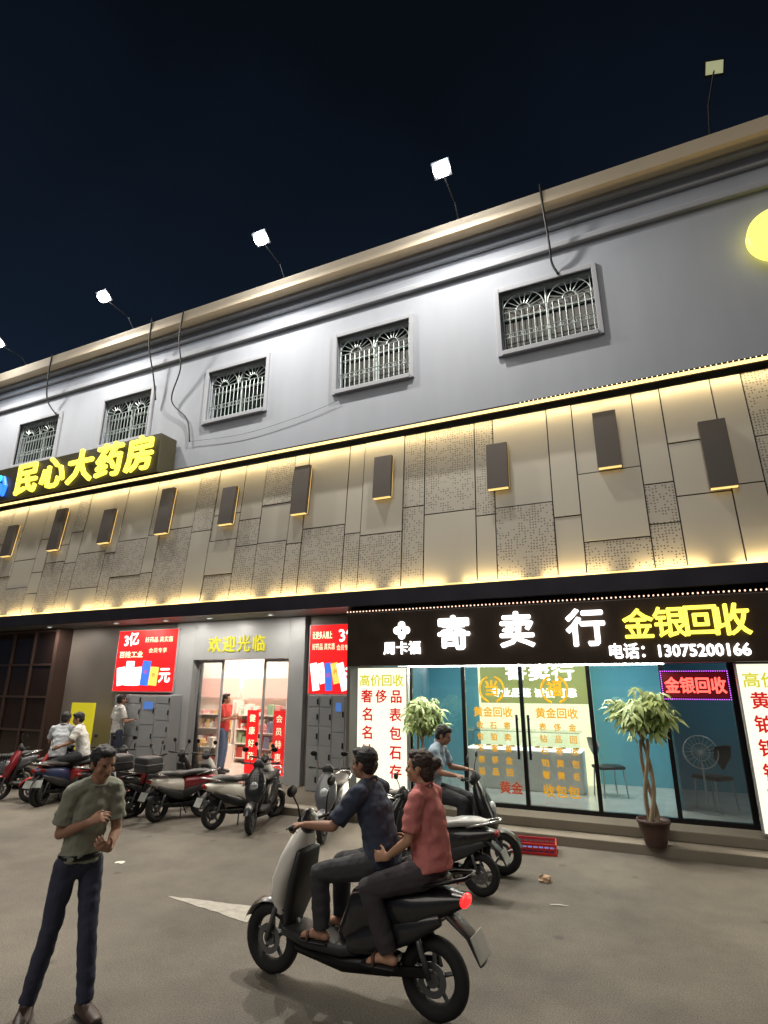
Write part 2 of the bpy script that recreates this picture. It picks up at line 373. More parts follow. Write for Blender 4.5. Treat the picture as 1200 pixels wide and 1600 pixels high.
def door(x0,x1,z1,y,mat,name='door'):
    f=MB(); f.box(x0,x0+.05,y,y+.04,.13,z1,.004); f.box(x1-.05,x1,y,y+.04,.13,z1,.004); f.box(x0+.051,x1-.051,y,y+.04,z1-.06,z1-.002); f.box(x0+.051,x1-.051,y,y+.04,.13,.22)
    fo=f.build(name,mat,bld,off=bo); g=MB(); g.box(x0+.052,x1-.052,y+.015,y+.025,.221,z1-.062); g.build('pane',GL,fo,off=bo); return fo
door(dl,dl+.75,dt-.003,RY+.05,GREYM); door(dr-.75,dr,dt-.003,RY+.05,GREYM)
m=MB(); m.box(X0,lf-.12,RY-.3,RY-.27,.12,3.43); m.build('glazing',DW,bld,off=bo)
m=MB(); xx=lf-.12
while xx>X0: m.box(xx-.05,xx,RY-.36,RY-.303,.12,3.43); xx-=.85
for z in (.125,.9,1.7,2.5,3.36): m.box(X0,lf-.17,RY-.34,RY-.304,z,z+.05)
m.box(lf-.12,lf,RY-.4,RY+.1,.12,3.43); m.build('glazing_bars',pbr('brown_bars',c(76,58,52),.5,.1,.2,4),bld,off=bo)
PIN=pbr('interior_white',c(235,225,215),.6,0,.05,3); TILE=pbr('interior_tile',c(200,190,180),.2,0,.08,3)
rx0,rx1=-14.5,-5.0
m=MB(); m.box(rx0,rx1,13.0,13.1,.12,3.2); m.box(rx0-.1,rx0,10.72,13.0,.12,3.2); m.box(rx1,rx1+.1,10.72,13.0,.12,3.2); m.box(rx0,rx1,10.72,13.0,3.2,3.3); m.build('interior_wall',PIN,bld,off=bo)
m=MB(); m.box(rx0,rx1,10.72,13.0,.123,.14); m.build('interior_floor',TILE,bld,off=bo)
for k,x in enumerate((-11.4,-9.6,-7.8)):
    area((x,11.9,3.17),(0,0,-1),.25,1.6,75,(1,.9,.78),bld,bo)
prod=[pbr('product_'+str(i),c(*q),.4,0,.2,20) for i,q in enumerate([(200,80,70),(235,225,215),(150,165,190),(235,195,130),(160,185,150),(228,165,160)])]
def shelf_unit(x,y,lab,cols,rng,wd=1.5,nshelf=4,tall=1.5,grp='stocked shelves inside the pharmacy'):
    t=thing('shelf_unit',lab,'shelf',(x,y,.14),0,grp)
    m=MB(); m.box(-wd/2-.03,-wd/2,-.2,.2,0,tall); m.box(wd/2,wd/2+.03,-.2,.2,0,tall); m.box(-wd/2,wd/2,.17,.2,0,tall)
    for k in range(nshelf): m.box(-wd/2,wd/2,-.2,.17,.1+k*.34,.12+k*.34)
    m.build('frame',PIN,t)
    mbs={i:MB() for i in cols}
    for k in range(nshelf):
        xx=-wd/2+.02
        while xx<wd/2-.16:
            ww_=rng.uniform(.07,.2); h=rng.uniform(.06,.26); i=rng.choice(cols)
            if rng.random()<.85: mbs[i].box(xx,xx+ww_-.015,-.17+rng.uniform(0,.08),.05,.121+k*.34,.121+k*.34+h,.004)
            xx+=ww_
    for i in mbs:
        if len(mbs[i].bm.verts): mbs[i].build('stock_boxes',prod[i],t)
    if tall>1.3:
        MB().box(-wd/2,wd/2,.0,.05,tall+.05,tall+.55,.01).build('header_sign',emis(['header_pink','header_white','header_green'][int(abs(x*7))%3],[c(250,190,170),c(255,244,220),c(200,235,200)][int(abs(x*7))%3],1.0),t)
for k in range(5):
    shelf_unit(-12.4+k*1.65,12.7,['stocked shelf at the far left of the pharmacy interior','second shelf from the left in the pharmacy interior','middle shelf seen through the pharmacy entrance','second shelf from the right in the pharmacy interior','rightmost shelf in the pharmacy interior'][k],[0,1,1,[2,3,4,5,3][k],5],random.Random(k))
shelf_unit(-9.9,11.7,'low promotional table of boxes in the left of the pharmacy entrance',[1,3,5,0],random.Random(21),.9,2,.5,'low display tables inside the pharmacy'); shelf_unit(-8.3,11.9,'low promotional table of boxes in the middle of the pharmacy',[1,2,3,5],random.Random(22),.9,3,.8,'low display tables inside the pharmacy')
REDL=emis('red_glow',c(210,22,24),1.6); WHT=emis('white_glow',(1,.97,.92,1),1.5); CREAM=emis('cream_text',c(255,235,190),1.6)
for i,px in enumerate((392,434)):
    a=P(px,1140,Y=10.9)
    t=thing('roll_up_banner',['left red roll-up banner behind the pharmacy door','right red roll-up banner behind the pharmacy door'][i],'banner',(a.x,10.95,.14),0,'red banners inside the pharmacy entrance')
    MB().box(-.15,.15,-.01,.01,.05,1.35).build('banner_sheet',REDL,t); MB().box(-.17,.17,-.08,.08,0,.05,.01).build('base',GREYM,t)  # banner sheet given the lightbox glow, though it is no lamp
    for k,chh in enumerate('会员特惠' if i else '健康好药'): text(chh,.17,CREAM,(0,-.014,1.17-k*.26),'lettering',t,None,.003,.001)
def poster(px0,px1,pyt,pyb,label,var):
    Y=RY-.16; a=P(px0,(pyt+pyb)/2,Y=Y); b=P(px1,(pyt+pyb)/2,Y=Y); zt=P((px0+px1)/2,pyt,Y=Y).z; zb=P((px0+px1)/2,pyb,Y=Y).z
    b.x=min(b.x,RX1-.1)
    cx=(a.x+b.x)/2; W=b.x-a.x; zt=min(zt,3.4); H=zt-zb
    t=thing('poster_lightbox',label,'poster',(cx,Y,zb),0,'red illuminated posters beside the entrance')
    MB().box(-W/2-.03,W/2+.03,.0,.14,-.03,H+.02,.008).build('frame',GREYM,t)
    MB().box(-W/2,W/2,-.008,-.002,0,H).build('poster_face',REDL,t)
    text('3亿',.34,WHT,(-W*.27 if var==0 else W*.3,-.011,H*.84),'heading',t,None,.002,.008,tilt=.12)
    text('百姓工业' if var==0 else '让更多人用上',.16,CREAM,(-W*.25,-.011,H*.6 if var==0 else H*.85),'tagline',t,None,.002,.003,fit=W*.4)
    text('好药品 真实惠',.14,CREAM,(W*.2 if var==0 else -W*.22,-.011,H*.84 if var==0 else H*.68),'tagline',t,None,.002,.001,fit=W*.46)
    text('会员专享',.12,CREAM,(W*.2,-.011,H*.66),'tagline',t,None,.002,.001,fit=W*.3)
    rg=random.Random(var+3); cols=[WHT,emis('poster_blue',c(60,110,210),1.2),emis('poster_gold',c(250,200,90),1.3)]
    for k in range(5):
        kx=-W*.38+k*W*.14; kz=H*(.24+.05*(k%2))
        mm=MB(); mm.obox((kx,-.012-.0025*k,kz),(W*.14,.002,H*(.3+.1*((k+var)%2))),(0,rg.uniform(-.3,.3),0)); mm.build('product_picture',cols[(0,0,0,1,2)[(k+var)%5]],t)
        text('药',.1,REDL,(kx,-.0145-.0025*k,kz+.02),'product_mark',t,None,.0004,.001)
    text('元',.36,WHT,(W*.36,-.028,H*.24),'price_mark',t,None,.002,.012)
    return t
poster(182,274,985,1080,'red illuminated poster of medicine boxes left of the grey entrance',0)
poster(484,562,976,1084,'red illuminated poster of medicine boxes right of the grey entrance',1)
LOCK=pbr('locker_grey',c(160,163,166),.4,.2,.1,3)
def locker(px0,px1,pyt,label,n):
    Y=RY-.45; a=P(px0,1150,Y=Y).x; b=min(P(px1,1150,Y=Y).x,RX1-.08); H=P((px0+px1)/2,pyt,Y=Y).z-.12
    t=thing('parcel_locker',label,'locker',((a+b)/2,Y,.12),0,'grey lockers beside the pharmacy entrance')
    W=b-a; MB().box(-W/2,W/2,0,.44,0,H,.01).build('cabinet',LOCK,t)
    cw=W/n; 
    for i in range(n):
        rows=[.0,.42,.8,1.15,1.5,H-.02] if i!=n//2 else [0,.6,1.05,H-.02]
        for z0,z1 in zip(rows,rows[1:]):
            if z1-z0<.05: continue
            d=MB(); d.box(-W/2+i*cw+.015,-W/2+(i+1)*cw-.015,-.014,-.001,z0+.015,z1-.01,.004); do=d.build('door',LOCK,t)
            h=MB(); h.box(-W/2+(i+1)*cw-.06,-W/2+(i+1)*cw-.03,-.026,-.015,(z0+z1)/2-.05,(z0+z1)/2+.05); h.build('handle',BLK,do)
    k=n//2; MB().box(-W/2+k*cw+.08,-W/2+(k+1)*cw-.08,-.022,-.0145,H-.3,H-.14).build('screen',emis('blue_screen',c(80,120,190),.8),t)
locker(172,262,1086,'grey parcel locker under the left red poster',4)
locker(479,560,1086,'grey parcel locker with blue screen under the right red poster',4)
q=P(120,1165,Y=10.0)
t=thing('advertising_board','bright yellow illuminated board at the far left by the brown glazing','board',(q.x,10.0,.12))
H=P(120,1098,Y=10).z-.12; MB().box(-.38,.38,0,.06,.3,H,.01).build('board_face',emis('yellow_board',c(215,200,40),.6),t)
for s in (-1,1): MB().box(s*.34-.02,s*.34+.02,.01,.05,0,.299).build('leg',GREYM,t)
# ------------------------------------------------ pharmacy roof sign
YT=emis('yellow_letters',c(255,236,84),1.9)
sx1=-9.95; sx0=-17.2
so_=V((sx1-3,9.05,6.82))
t=thing('shop_sign','dark pharmacy signboard with glowing yellow characters and blue emblem on the upper wall','sign',so_)
m=MB(); m.box(sx0,sx1,9.05,9.56,6.82,7.8,.01); m.build('sign_box',pbr('sign_olive',c(66,62,42),.45,.1,.15,3),t,off=so_)
for k,chh in enumerate('民心大药房'): text(chh,.96,YT,(-14.66+k*1.03,9.02,7.29),'lettering',t,so_,.035,.018)
BL=emis('blue_emblem',c(40,110,235),2.0)
m=MB(); m.loft([((-15.55,9.0,7.0),.05,.05),((-15.5,9.0,7.25),.06,.06),((-15.62,9.0,7.5),.05,.05)],seg=8); m.loft([((-15.9,9.0,7.05),.05),((-15.72,9.0,7.3),.06),((-15.6,9.0,7.02),.04)],seg=8); m.build('emblem',BL,t,off=so_)
m=MB(); m.lathe((-15.85,9.0,7.52),[(.001,0),(.09,0),(.09,.04)],'Y',20); m.build('emblem_dot',emis('cyan_emblem',c(60,200,235),1.8),t,off=so_)
q=P(1222,358,Y=9.35)
t=thing('round_wall_sign','glowing yellow round sign on the upper wall at the right edge','sign',(q.x,9.35,q.z))
MB().lathe((0,0,0),[(.001,0),(.46,0),(.48,.02),(.48,.16),(.001,.16)],'Y',40).build('sign_face',emis('yellow_round',c(255,240,110),1.4),t)
for a in (45,135,225,315): m=MB(); m.tube([(.3*math.cos(R(a)),.16,.3*math.sin(R(a))),(.3*math.cos(R(a)),.25,.3*math.sin(R(a)))],.02); m.build('bracket',DARK,t)
# ------------------------------------------------ wall lamps
BOXM=pbr('lamp_box',c(72,66,62),.5,.3,.15,4)
boxes=[(1121,708,1.1),(948,686,1.0),(777,728,.85),(598,745,.85),(470,765,1.05),(356,790,.85),(258,798,1.1),(167,822,.85),(90,827,1.1),(15,845,.85)]
for i,(px,py,h) in enumerate(boxes):
    q=P(px,py,Y=9.0); z=q.z; y=BY0+(BY1-BY0)*(z-BZ0)/(BZ1-BZ0); q=P(px,py,Y=y-.08)
    t=thing('wall_lamp',['first','second','third','fourth','fifth','sixth','seventh','eighth','ninth','tenth'][i]+' tall brown box lamp from the right on the beige panel band','wall lamp',(q.x,y-.02,q.z),0,'brown box lamps along the panel band')
    hh=h/2; w_=.18; dp=.10
    lean=(BY1-BY0)/(BZ1-BZ0)
    m=MB(); 
    pts=[]
    for zz in (-hh,hh):
        for (xx,yy) in ((-w_,-dp),(w_,-dp),(w_,.0),(-w_,.0)): pts.append(m.bm.verts.new((xx,yy+zz*lean,zz)))
    for f in ((0,1,2,3),(7,6,5,4),(0,4,5,1),(1,5,6,2),(2,6,7,3),(3,7,4,0)): m.bm.faces.new([pts[k] for k in f])
    m.build('lamp_body',BOXM,t)
    MB().box(-w_+.01,w_-.01,-dp+.01-hh*lean,-.01-hh*lean,-hh-.012,-hh-.002).build('lamp_diffuser',emis('amber_led',(1,.7,.25,1),1.0),t)
    m=MB(); m.quad((w_+.004,-.02-hh*lean,-hh),(w_+.004,.0-hh*lean,-hh),(w_+.004,.0+hh*lean,hh),(w_+.004,-.02+hh*lean,hh)); m.build('edge_light',emis('amber_edge',(1,.68,.25,1),.6),t)
# ------------------------------------------------ floodlights
HOT=emis('flood_lens',(.96,.98,1,1),60); OFF=emis('flood_lens_off_glow',c(200,205,160),.5)  # the unlit lens still has a faint glow put into its material
fl=[((1115,107),(1103,190),0,'unlit floodlight on a tall thin pole at the right end of the roof'),((690,264),(716,325),1,'brightest floodlight, on the roof edge right of centre'),((408,372),(446,420),1,'glaring floodlight on the roof edge left of centre'),((163,463),(212,500),1,'glaring floodlight above the pharmacy signboard'),((-2,535),(45,560),1,'floodlight cut by the left edge of the photo')]
for (a,b,lit,lab) in fl:
    base=P(b[0],b[1],Y=9.3 if not lit else 9.25); base.z=11.26
    top=P(a[0],a[1],Y=8.55 if lit else 9.2)
    t=thing('floodlight',lab,'floodlight',base,0,'floodlights along the roof edge')
    r_=top-base
    MB().tube([(0,0,0),(r_.x*.3,r_.y*.2,r_.z*.5),(r_.x,r_.y,r_.z-.04)],.016).tube([(0,0,0),(0,0,.02)],.06).build('pole',DARK,t)
    rot=(R(-35),0,0) if lit else (R(-62),0,R(15))
    rm=Euler(rot).to_matrix()
    n_=rm@V((0,0,-1))
    if lit:
        MB().obox(r_-n_*.02,(.38,.32,.07),rot,.02).build('lamp_housing',pbr('lamp_housing_grey',c(90,92,96),.4,.5),t)
        m=MB(); m.loft([(r_+n_*.016,.17,.14),(r_+n_*.05,.15,.12)],side=(1,0,0),seg=24,rnd=True,sq=2.6); m.build('lens',HOT,t,True)  # lens domed so its bright face reads as a round glow
    else:
        MB().obox(r_,(.34,.26,.06),rot,.01).build('lamp_housing',DARK,t)
        MB().obox(r_+n_*.034,(.29,.21,.006),rot).build('lens',OFF,t)
    if lit:
        area(r_+n_*.19,(0,-.75,-.8),.28,.2,760,(1,.94,.84),t)
        pl_=bpy.data.lights.new('lamp_light','POINT'); pl_.energy=62; pl_.color=(.86,.93,1); pl_.shadow_soft_size=.12  # added spill light floating ahead of the lamp to brighten the wall
        po=bpy.data.objects.new('lamp_light',pl_); COL.objects.link(po); po.parent=t; po.location=r_+V((0,-.6,-.3))
# ------------------------------------------------ cables
CAB=pbr('cable_black',c(12,12,13),.6)
def cable(pts,lab,Ys,r=.012):
    ps=[P(x,y,Y=Y) for (x,y),Y in zip(pts,Ys)]
    out=[]
    for i in range(len(ps)-1):
        p0=ps[max(0,i-1)];p1=ps[i];p2=ps[i+1];p3=ps[min(len(ps)-1,i+2)]
        for k in range(6):
            t=k/6; out.append(.5*((2*p1)+(p2-p0)*t+(2*p0-5*p1+4*p2-p3)*t*t+(3*p1-p0-3*p2+p3)*t**3))
    out.append(ps[-1]); o=out[-1].copy()
    ob=MB().tube(out,r,6).build('hanging_cable',CAB,None,True,off=o); ob.location=o
    tag(ob,lab,'cable','loose cables hanging from the cornice')
cable([(843,288),(850,335),(858,380),(862,410),(872,428)],'black cable bundle hanging from the cornice above the rightmost barred window',[9.15,9.25,9.38,9.5,9.55],.022)
cable([(238,497),(233,540),(240,590),(243,625)],'black cable hanging from the cornice just above the signboard',[9.15,9.25,9.4,9.5],.02)
cable([(287,485),(280,530),(282,575),(268,625),(292,655),(296,690)],'long wavy black cable hanging right of the signboard',[9.15,9.25,9.4,9.5,9.55,9.56],.018)
cable([(82,553),(75,590),(74,625),(88,648)],'short black cable hanging above the leftmost barred window',[9.15,9.25,9.4,9.5],.02)
cable([(296,690),(380,678),(470,650),(530,625)],'thin wire sagging across the grey wall below the barred windows',[9.56]*4,.004)
# ------------------------------------------------ pawn shop sign
SY=8.86; s0,s1=-4.72,5.5; z0,z1=2.35,3.24
so_=V((0,SY,z0))
t=thing('shop_sign','long black pawn shop signboard with white and yellow characters and a phone number','sign',so_)
SIGNB=pbr('sign_black',c(58,46,36),.35,.2,.2,3)
m=MB(); m.box(s0,s1,SY,SY+.3,z0,z1,.01); m.build('sign_box',SIGNB,t,off=so_)
WT=emis('white_letters',(1,.98,.96,1),2.6)
def xat(px,py,Y=SY): return P(px,py,Y=Y)
for chh,px,py in (('寄',710,993),('卖',808,988),('行',916,985)):
    q=xat(px,py); text(chh,.56,WT,(q.x,SY-.04,q.z),'lettering',t,so_,.03,.014)
for k,chh in enumerate('金银回收'):
    q=xat(997+k*49,974-k*2.2); text(chh,.44,YT,(q.x,SY-.04,q.z),'lettering',t,so_,.03,.008,fit=.39)
a=xat(953,1018); b=xat(1172,1013); text('电话：13075200166',.22,WT,((a.x+b.x)/2,SY-.03,(a.z+b.z)/2),'phone_number',t,so_,.012,.006,fit=b.x-a.x)
q=xat(629,1014); text('周卡福',.22,WT,(q.x,SY-.03,q.z),'lettering',t,so_,.012,.004,spacing=1.05)
q=xat(628,985); m=MB()
for a in (0,90,180,270): m.lathe((q.x+.085*math.cos(R(a)),SY-.03,q.z+.085*math.sin(R(a))),[(.001,0),(.06,0),(.065,.02)],'Y',16)
m.build('clover_emblem',WT,t,off=so_)
m=MB(); xx=s0
while xx<s1: m.ell((xx,SY-.01,z1+.03),(.013,.013,.013),u=6,v=4); xx+=.062
m.build('light_string',emis('pink_led',(1,.62,.45,1),2.0),t,off=so_)
m=MB(); m.box(s0,s1,SY+.0,SY+.06,z1+.003,z1+.015); m.build('sign_cap',DARK,t,off=so_)
tz=2.35
t2=thing('tube_light','white strip light under the pawn shop signboard','light',(-1.8,SY+.34,tz))
m=MB(); m.box(-3.9,.2,SY+.32,SY+.37,tz-.015,tz+.01); m.build('light_tube',emis('tube_white',(.9,1,1,1),6),t2,off=(-1.8,SY+.34,tz))
MB().box(-3.95,.25,SY+.31,SY+.38,tz+.011,tz+.04).build('light_housing',GREYM,t2,off=(-1.8,SY+.34,tz))
area((0,0,-.03),(0,-.4,-1),4,.04,60,(1,.96,.86),t2)
SY2=9.5
m=MB(); m.box(-4.75,X1,SY+.3,SY2+.1,2.42,2.47); m.box(-4.75,X1,SY2-.05,SY2+.1,2.47,3.437); m.build('shop_header',DARK,bld,off=bo)
fx=[xat(px,1150,SY2).x for px in (643,727,819,928,1046,1158)]
m=MB()
for i,x in enumerate(fx): m.box(x-.03,x+.03,SY2-.03,SY2+.04,.25,2.419,.004)
m.box(-4.7,X1,SY2-.032,SY2+.042,.25,.31); m.box(fx[-1]+.031,X1,SY2-.01,SY2+.02,.311,2.418)
m.build('shopfront_frame',BLK,bld,off=bo)
for i in range(5):
    f=MB(); f.box(fx[i]+.032,fx[i+1]-.032,SY2,SY2+.01,.312,2.417)
    d=f.build('glass_door' if i in (1,2) else 'shop_window',GL,bld,off=bo)
    if i in (1,2):
        hx=fx[2]+(-.09 if i==1 else .09)
        h=MB(); h.box(hx-.018,hx+.018,SY2-.07,SY2-.04,.95,1.6,.006); h.box(hx-.015,hx+.015,SY2-.04,SY2-.001,1.0,1.03); h.box(hx-.015,hx+.015,SY2-.04,SY2-.001,1.52,1.55); h.build('handle',BLK,d,off=bo)
GOLD=emis('gold_vinyl_glow',c(225,165,20),.7)  # vinyl lettering on the glass given a glow of its own
for i in (1,2):
    cx=(fx[i]+fx[i+1])/2
    for s in (-1,1):
        m=MB(); m.tube([(cx+.2*math.cos(R(t_)),SY2-.008,1.98+.2*math.sin(R(t_))) for t_ in range(-70+(180 if s<0 else 0),75+(180 if s<0 else 0),12)],.018,6); m.build('gold_emblem',GOLD,bld,off=bo)
    text('当' if i==1 else '福',.26,GOLD,(cx,SY2-.01,1.98),'glass_lettering',bld,bo,.001,.006)
    text('黄金回收',.16,GOLD,(cx,SY2-.008,1.62),'glass_lettering',bld,bo,.001,.004)
    for cidx in range(3):
        for r_ in range(5):
            s_='黄金回收包名表钻石铂奢侈品寄卖'[(cidx*5+r_+i*3)%15]
            text(s_,.115,GOLD,(cx-.22+cidx*.22,SY2-.008,1.42-r_*.17),'glass_lettering',bld,bo,.001,.003)
text('黄金',.18,emis('red_vinyl_glow',c(190,70,30),.5),(fx[2]-.25,SY2-.012,.52),'glass_lettering',bld,bo,.001,.004)  # red vinyl characters carry an added glow too
text('收包包',.18,GOLD,(fx[2]+.5,SY2-.012,.52),'glass_lettering',bld,bo,.001,.004)
BLUEW=pbr('blue_wall',c(96,158,174),.7,0,.08,2)
m=MB(); m.box(-4.7,4.5,12.2,12.3,.25,2.9); m.box(-4.7,-4.6,9.6,12.2,.25,2.9); m.box(4.4,4.5,9.6,12.2,.25,2.9); m.box(-4.6,4.4,9.65,12.2,2.85,2.95); 
ix=fx[4]+.02; m.box(ix,ix+.06,10.3,12.2,.25,2.85)
m.build('interior_wall',BLUEW,bld,off=bo)
m=MB(); m.box(-4.6,4.4,9.6,12.2,.255,.27); m.build('interior_floor',TILE,bld,off=bo)
for x in (-3.4,-1.6,-.3): area((x,10.9,2.83),(0,0,-1),.9,.3,28,(.88,1,.97),bld,bo)
area((1.6,11,2.83),(0,0,-1),.6,.3,8,(.7,.9,1),bld,bo)
YD=11.95
a=xat(752,1150,YD).x; b=xat(932,1150,YD).x; cxd=(a+b)/2; hw=(b-a)/2
t=thing('display_wall','bright cream illuminated display panel behind the pawn shop counter','display',(cxd,YD,.27))
MB().box(-hw,hw,-.06,.0,.0,2.5,.01).build('display_panel',emis('cream_panel',c(250,246,196),1.0),t)
MB().box(-hw+.05,hw-.05,-.066,-.061,1.42,2.25).build('header_board',emis('header_tan',c(190,188,110),.35),t)
text('寄卖行',.32,WT,(.15,-.08,2.0),'lettering',t,None,.005,.007,fit=hw*1.2); text('专业品鉴 诚信可靠',.18,WT,(0,-.08,1.62),'lettering',t,None,.005,.004,fit=hw*1.5)  # shop-name lettering is a reflection in the glass, modelled as solid glowing characters
t=thing('display_counter','white glass topped jewellery counter inside the pawn shop','counter',(cxd-.1,11.2,.27))
hw*=.92
MB().box(-hw,hw,-.3,.3,0,.65,.02).build('cabinet',PIN,t); MB().box(-hw,hw,-.28,.28,.653,.67).build('light_bed',emis('counter_glow',(1,.98,.85,1),1.6),t)
m=MB(); m.box(-hw,hw,-.3,.3,.96,.975); m.box(-hw,hw,-.3,-.29,.671,.959); m.build('glass_case',GL,t)
m=MB()
for k in range(9): m.torus((-hw+.15+k*hw*.22,-.1,.70),.04,.012,'Z',14,6)
m.build('jewellery',pbr('gold_metal',c(220,170,60),.25,1,.1),t)
def chair(x,y,z,rz,lab):
    t=thing('stool_chair',lab,'chair',(x,y,z),rz,'chairs inside the pawn shop')
    m=MB(); m.loft([((-.2,0,.45),.2,.03),((.2,0,.45),.2,.03)],side=(0,1,0),sq=4); m.build('seat',BLK,t,True)
    m=MB(); m.loft([((-.2,.0,.6),.02,.02),((-.22,0,.75),.02,.19),((-.25,0,.9),.02,.18)],side=(1,0,0),sq=3); m.build('backrest',BLK,t,True)
    for sx in(-1,1):
        for sy in (-1,1): MB().tube([(sx*.17,sy*.17,.44),(sx*.2,sy*.2,0)],.012).build('leg',GREYM,t)
q=xat(955,1240,11.0); chair(q.x,11.0,.27,.5,'dark chair against the blue wall inside the pawn shop')
q=xat(1118,1240,10.4); chair(q.x,10.5,.27,2.4,'dark chair beside the fan inside the pawn shop')
q=xat(1095,1180,10.3)
t=thing('standing_fan','grey standing fan behind the right window of the pawn shop','fan',(q.x,10.3,.27))
FZ=q.z-.27+.05
MB().tube([(0,0,.02),(0,0,FZ)],.015).build('pole',GREYM,t); MB().lathe((0,0,0),[(.001,.03),(.05,.03),(.2,.01),(.2,0),(.001,0)],'Z',24).build('base',GREYM,t)
MB().loft([((0,.14,FZ),.05),((0,0,FZ),.06)],side=(1,0,0)).build('motor',GREYM,t,True)
m=MB(); m.torus((0,-.06,FZ),.23,.008,'Y',32,6); m.torus((0,-.06,FZ),.12,.004,'Y',24,5)
for k in range(20):
    a=k*math.pi/10; m.tube([(0,-.1,FZ),(.12*math.cos(a),-.095,FZ+.12*math.sin(a)),(.23*math.cos(a),-.06,FZ+.23*math.sin(a))],.003,5)
m.build('cage',pbr('fan_cage',c(200,205,205),.4,.4),t)
for k in range(4):
    m=MB(); a=k*math.pi/2+.3; rot=Euler((0,-a,0)).to_matrix(); m.ell(rot@V((.11,0,0))+V((0,-.05,FZ)),(.09,.008,.05),rot,12,6)
    m.build('blade',pbr('fan_blade',c(60,110,120),.3),t,True)
# ------------------------------------------------ vertical light boxes
RT=emis('red_letters',c(205,30,28),.9); YH=emis('header_yellow',c(205,200,60),1.0); BOXW=emis('lightbox_white',c(255,250,222),1.15)
def vbox(a,b,rows,label):
    Y=8.98; z_t=2.34; zb=.3
    W=b-a; cx=(a+b)/2; H=z_t-zb
    t=thing('vertical_lightbox',label,'sign',(cx,Y,zb),0,'white vertical lightboxes flanking the pawn shop')
    MB().box(-W/2,W/2,0,.12,0,H,.008).build('case',GREYM,t); MB().box(-W/2+.02,W/2-.02,-.008,-.002,.02,H-.02).build('lit_face',BOXW,t)
    text('高价回收',.2,YH,(0,-.012,H-.22),'lettering',t,None,.003,.004,fit=W*.86)
    z=H-.49
    for r_ in rows:
        k_=[ch for ch in r_ if ch!=' ']; n_=len(k_)
        for j,ch in enumerate(k_):
            xx=((j-(n_-1)/2)*W*.29) if n_==3 else ((-1 if j==0 else 1)*W*.27)
            text(ch,.22,RT,(xx,-.012,z),'lettering',t,None,.003,.005)
        z-=.285
    area((0,-.03,H/2),(0,-1,0),W*.9,H*.9,30,(1,.90,.70),t)
vbox(P(557,1130,Y=8.98).x,P(637,1130,Y=8.98).x,['奢侈品','名表','名包','钻石','寄存'],'white vertical lightbox with red characters at the left end of the pawn shop')
aa=P(1163,1130,Y=8.98).x
vbox(aa,aa+.95,['黄金','铂金','钯金','银条','回收'],'white vertical lightbox with red characters at the right edge')
q=xat(1085,1067,9.42); 
t=thing('led_sign','red scrolling LED sign with pink dotted border inside the right window','led sign',(q.x,9.4,q.z-.03))
MB().box(-.43,.43,0,.05,-.2,.2,.008).build('case',BLK,t)
MB().box(-.4,.4,-.006,-.002,-.17,.17).build('screen',emis('led_red_dark',c(90,6,20),.8),t)
text('金银回收',.23,emis('led_red',c(255,80,70),3.2),(0,-.01,0),'lettering',t,None,.003,.006,fit=.76)
m=MB()
for k in range(31):
    x=-.42+k*.028
    for z in (-.19,.19): m.ell((x,-.006,z),(.008,.006,.008),u=6,v=4)
for k in range(14):
    for x in (-.42,.42): m.ell((x,-.006,-.19+k*.029),(.008,.006,.008),u=6,v=4)
m.build('border_lights',emis('pink_dots',c(200,90,230),2.6),t)
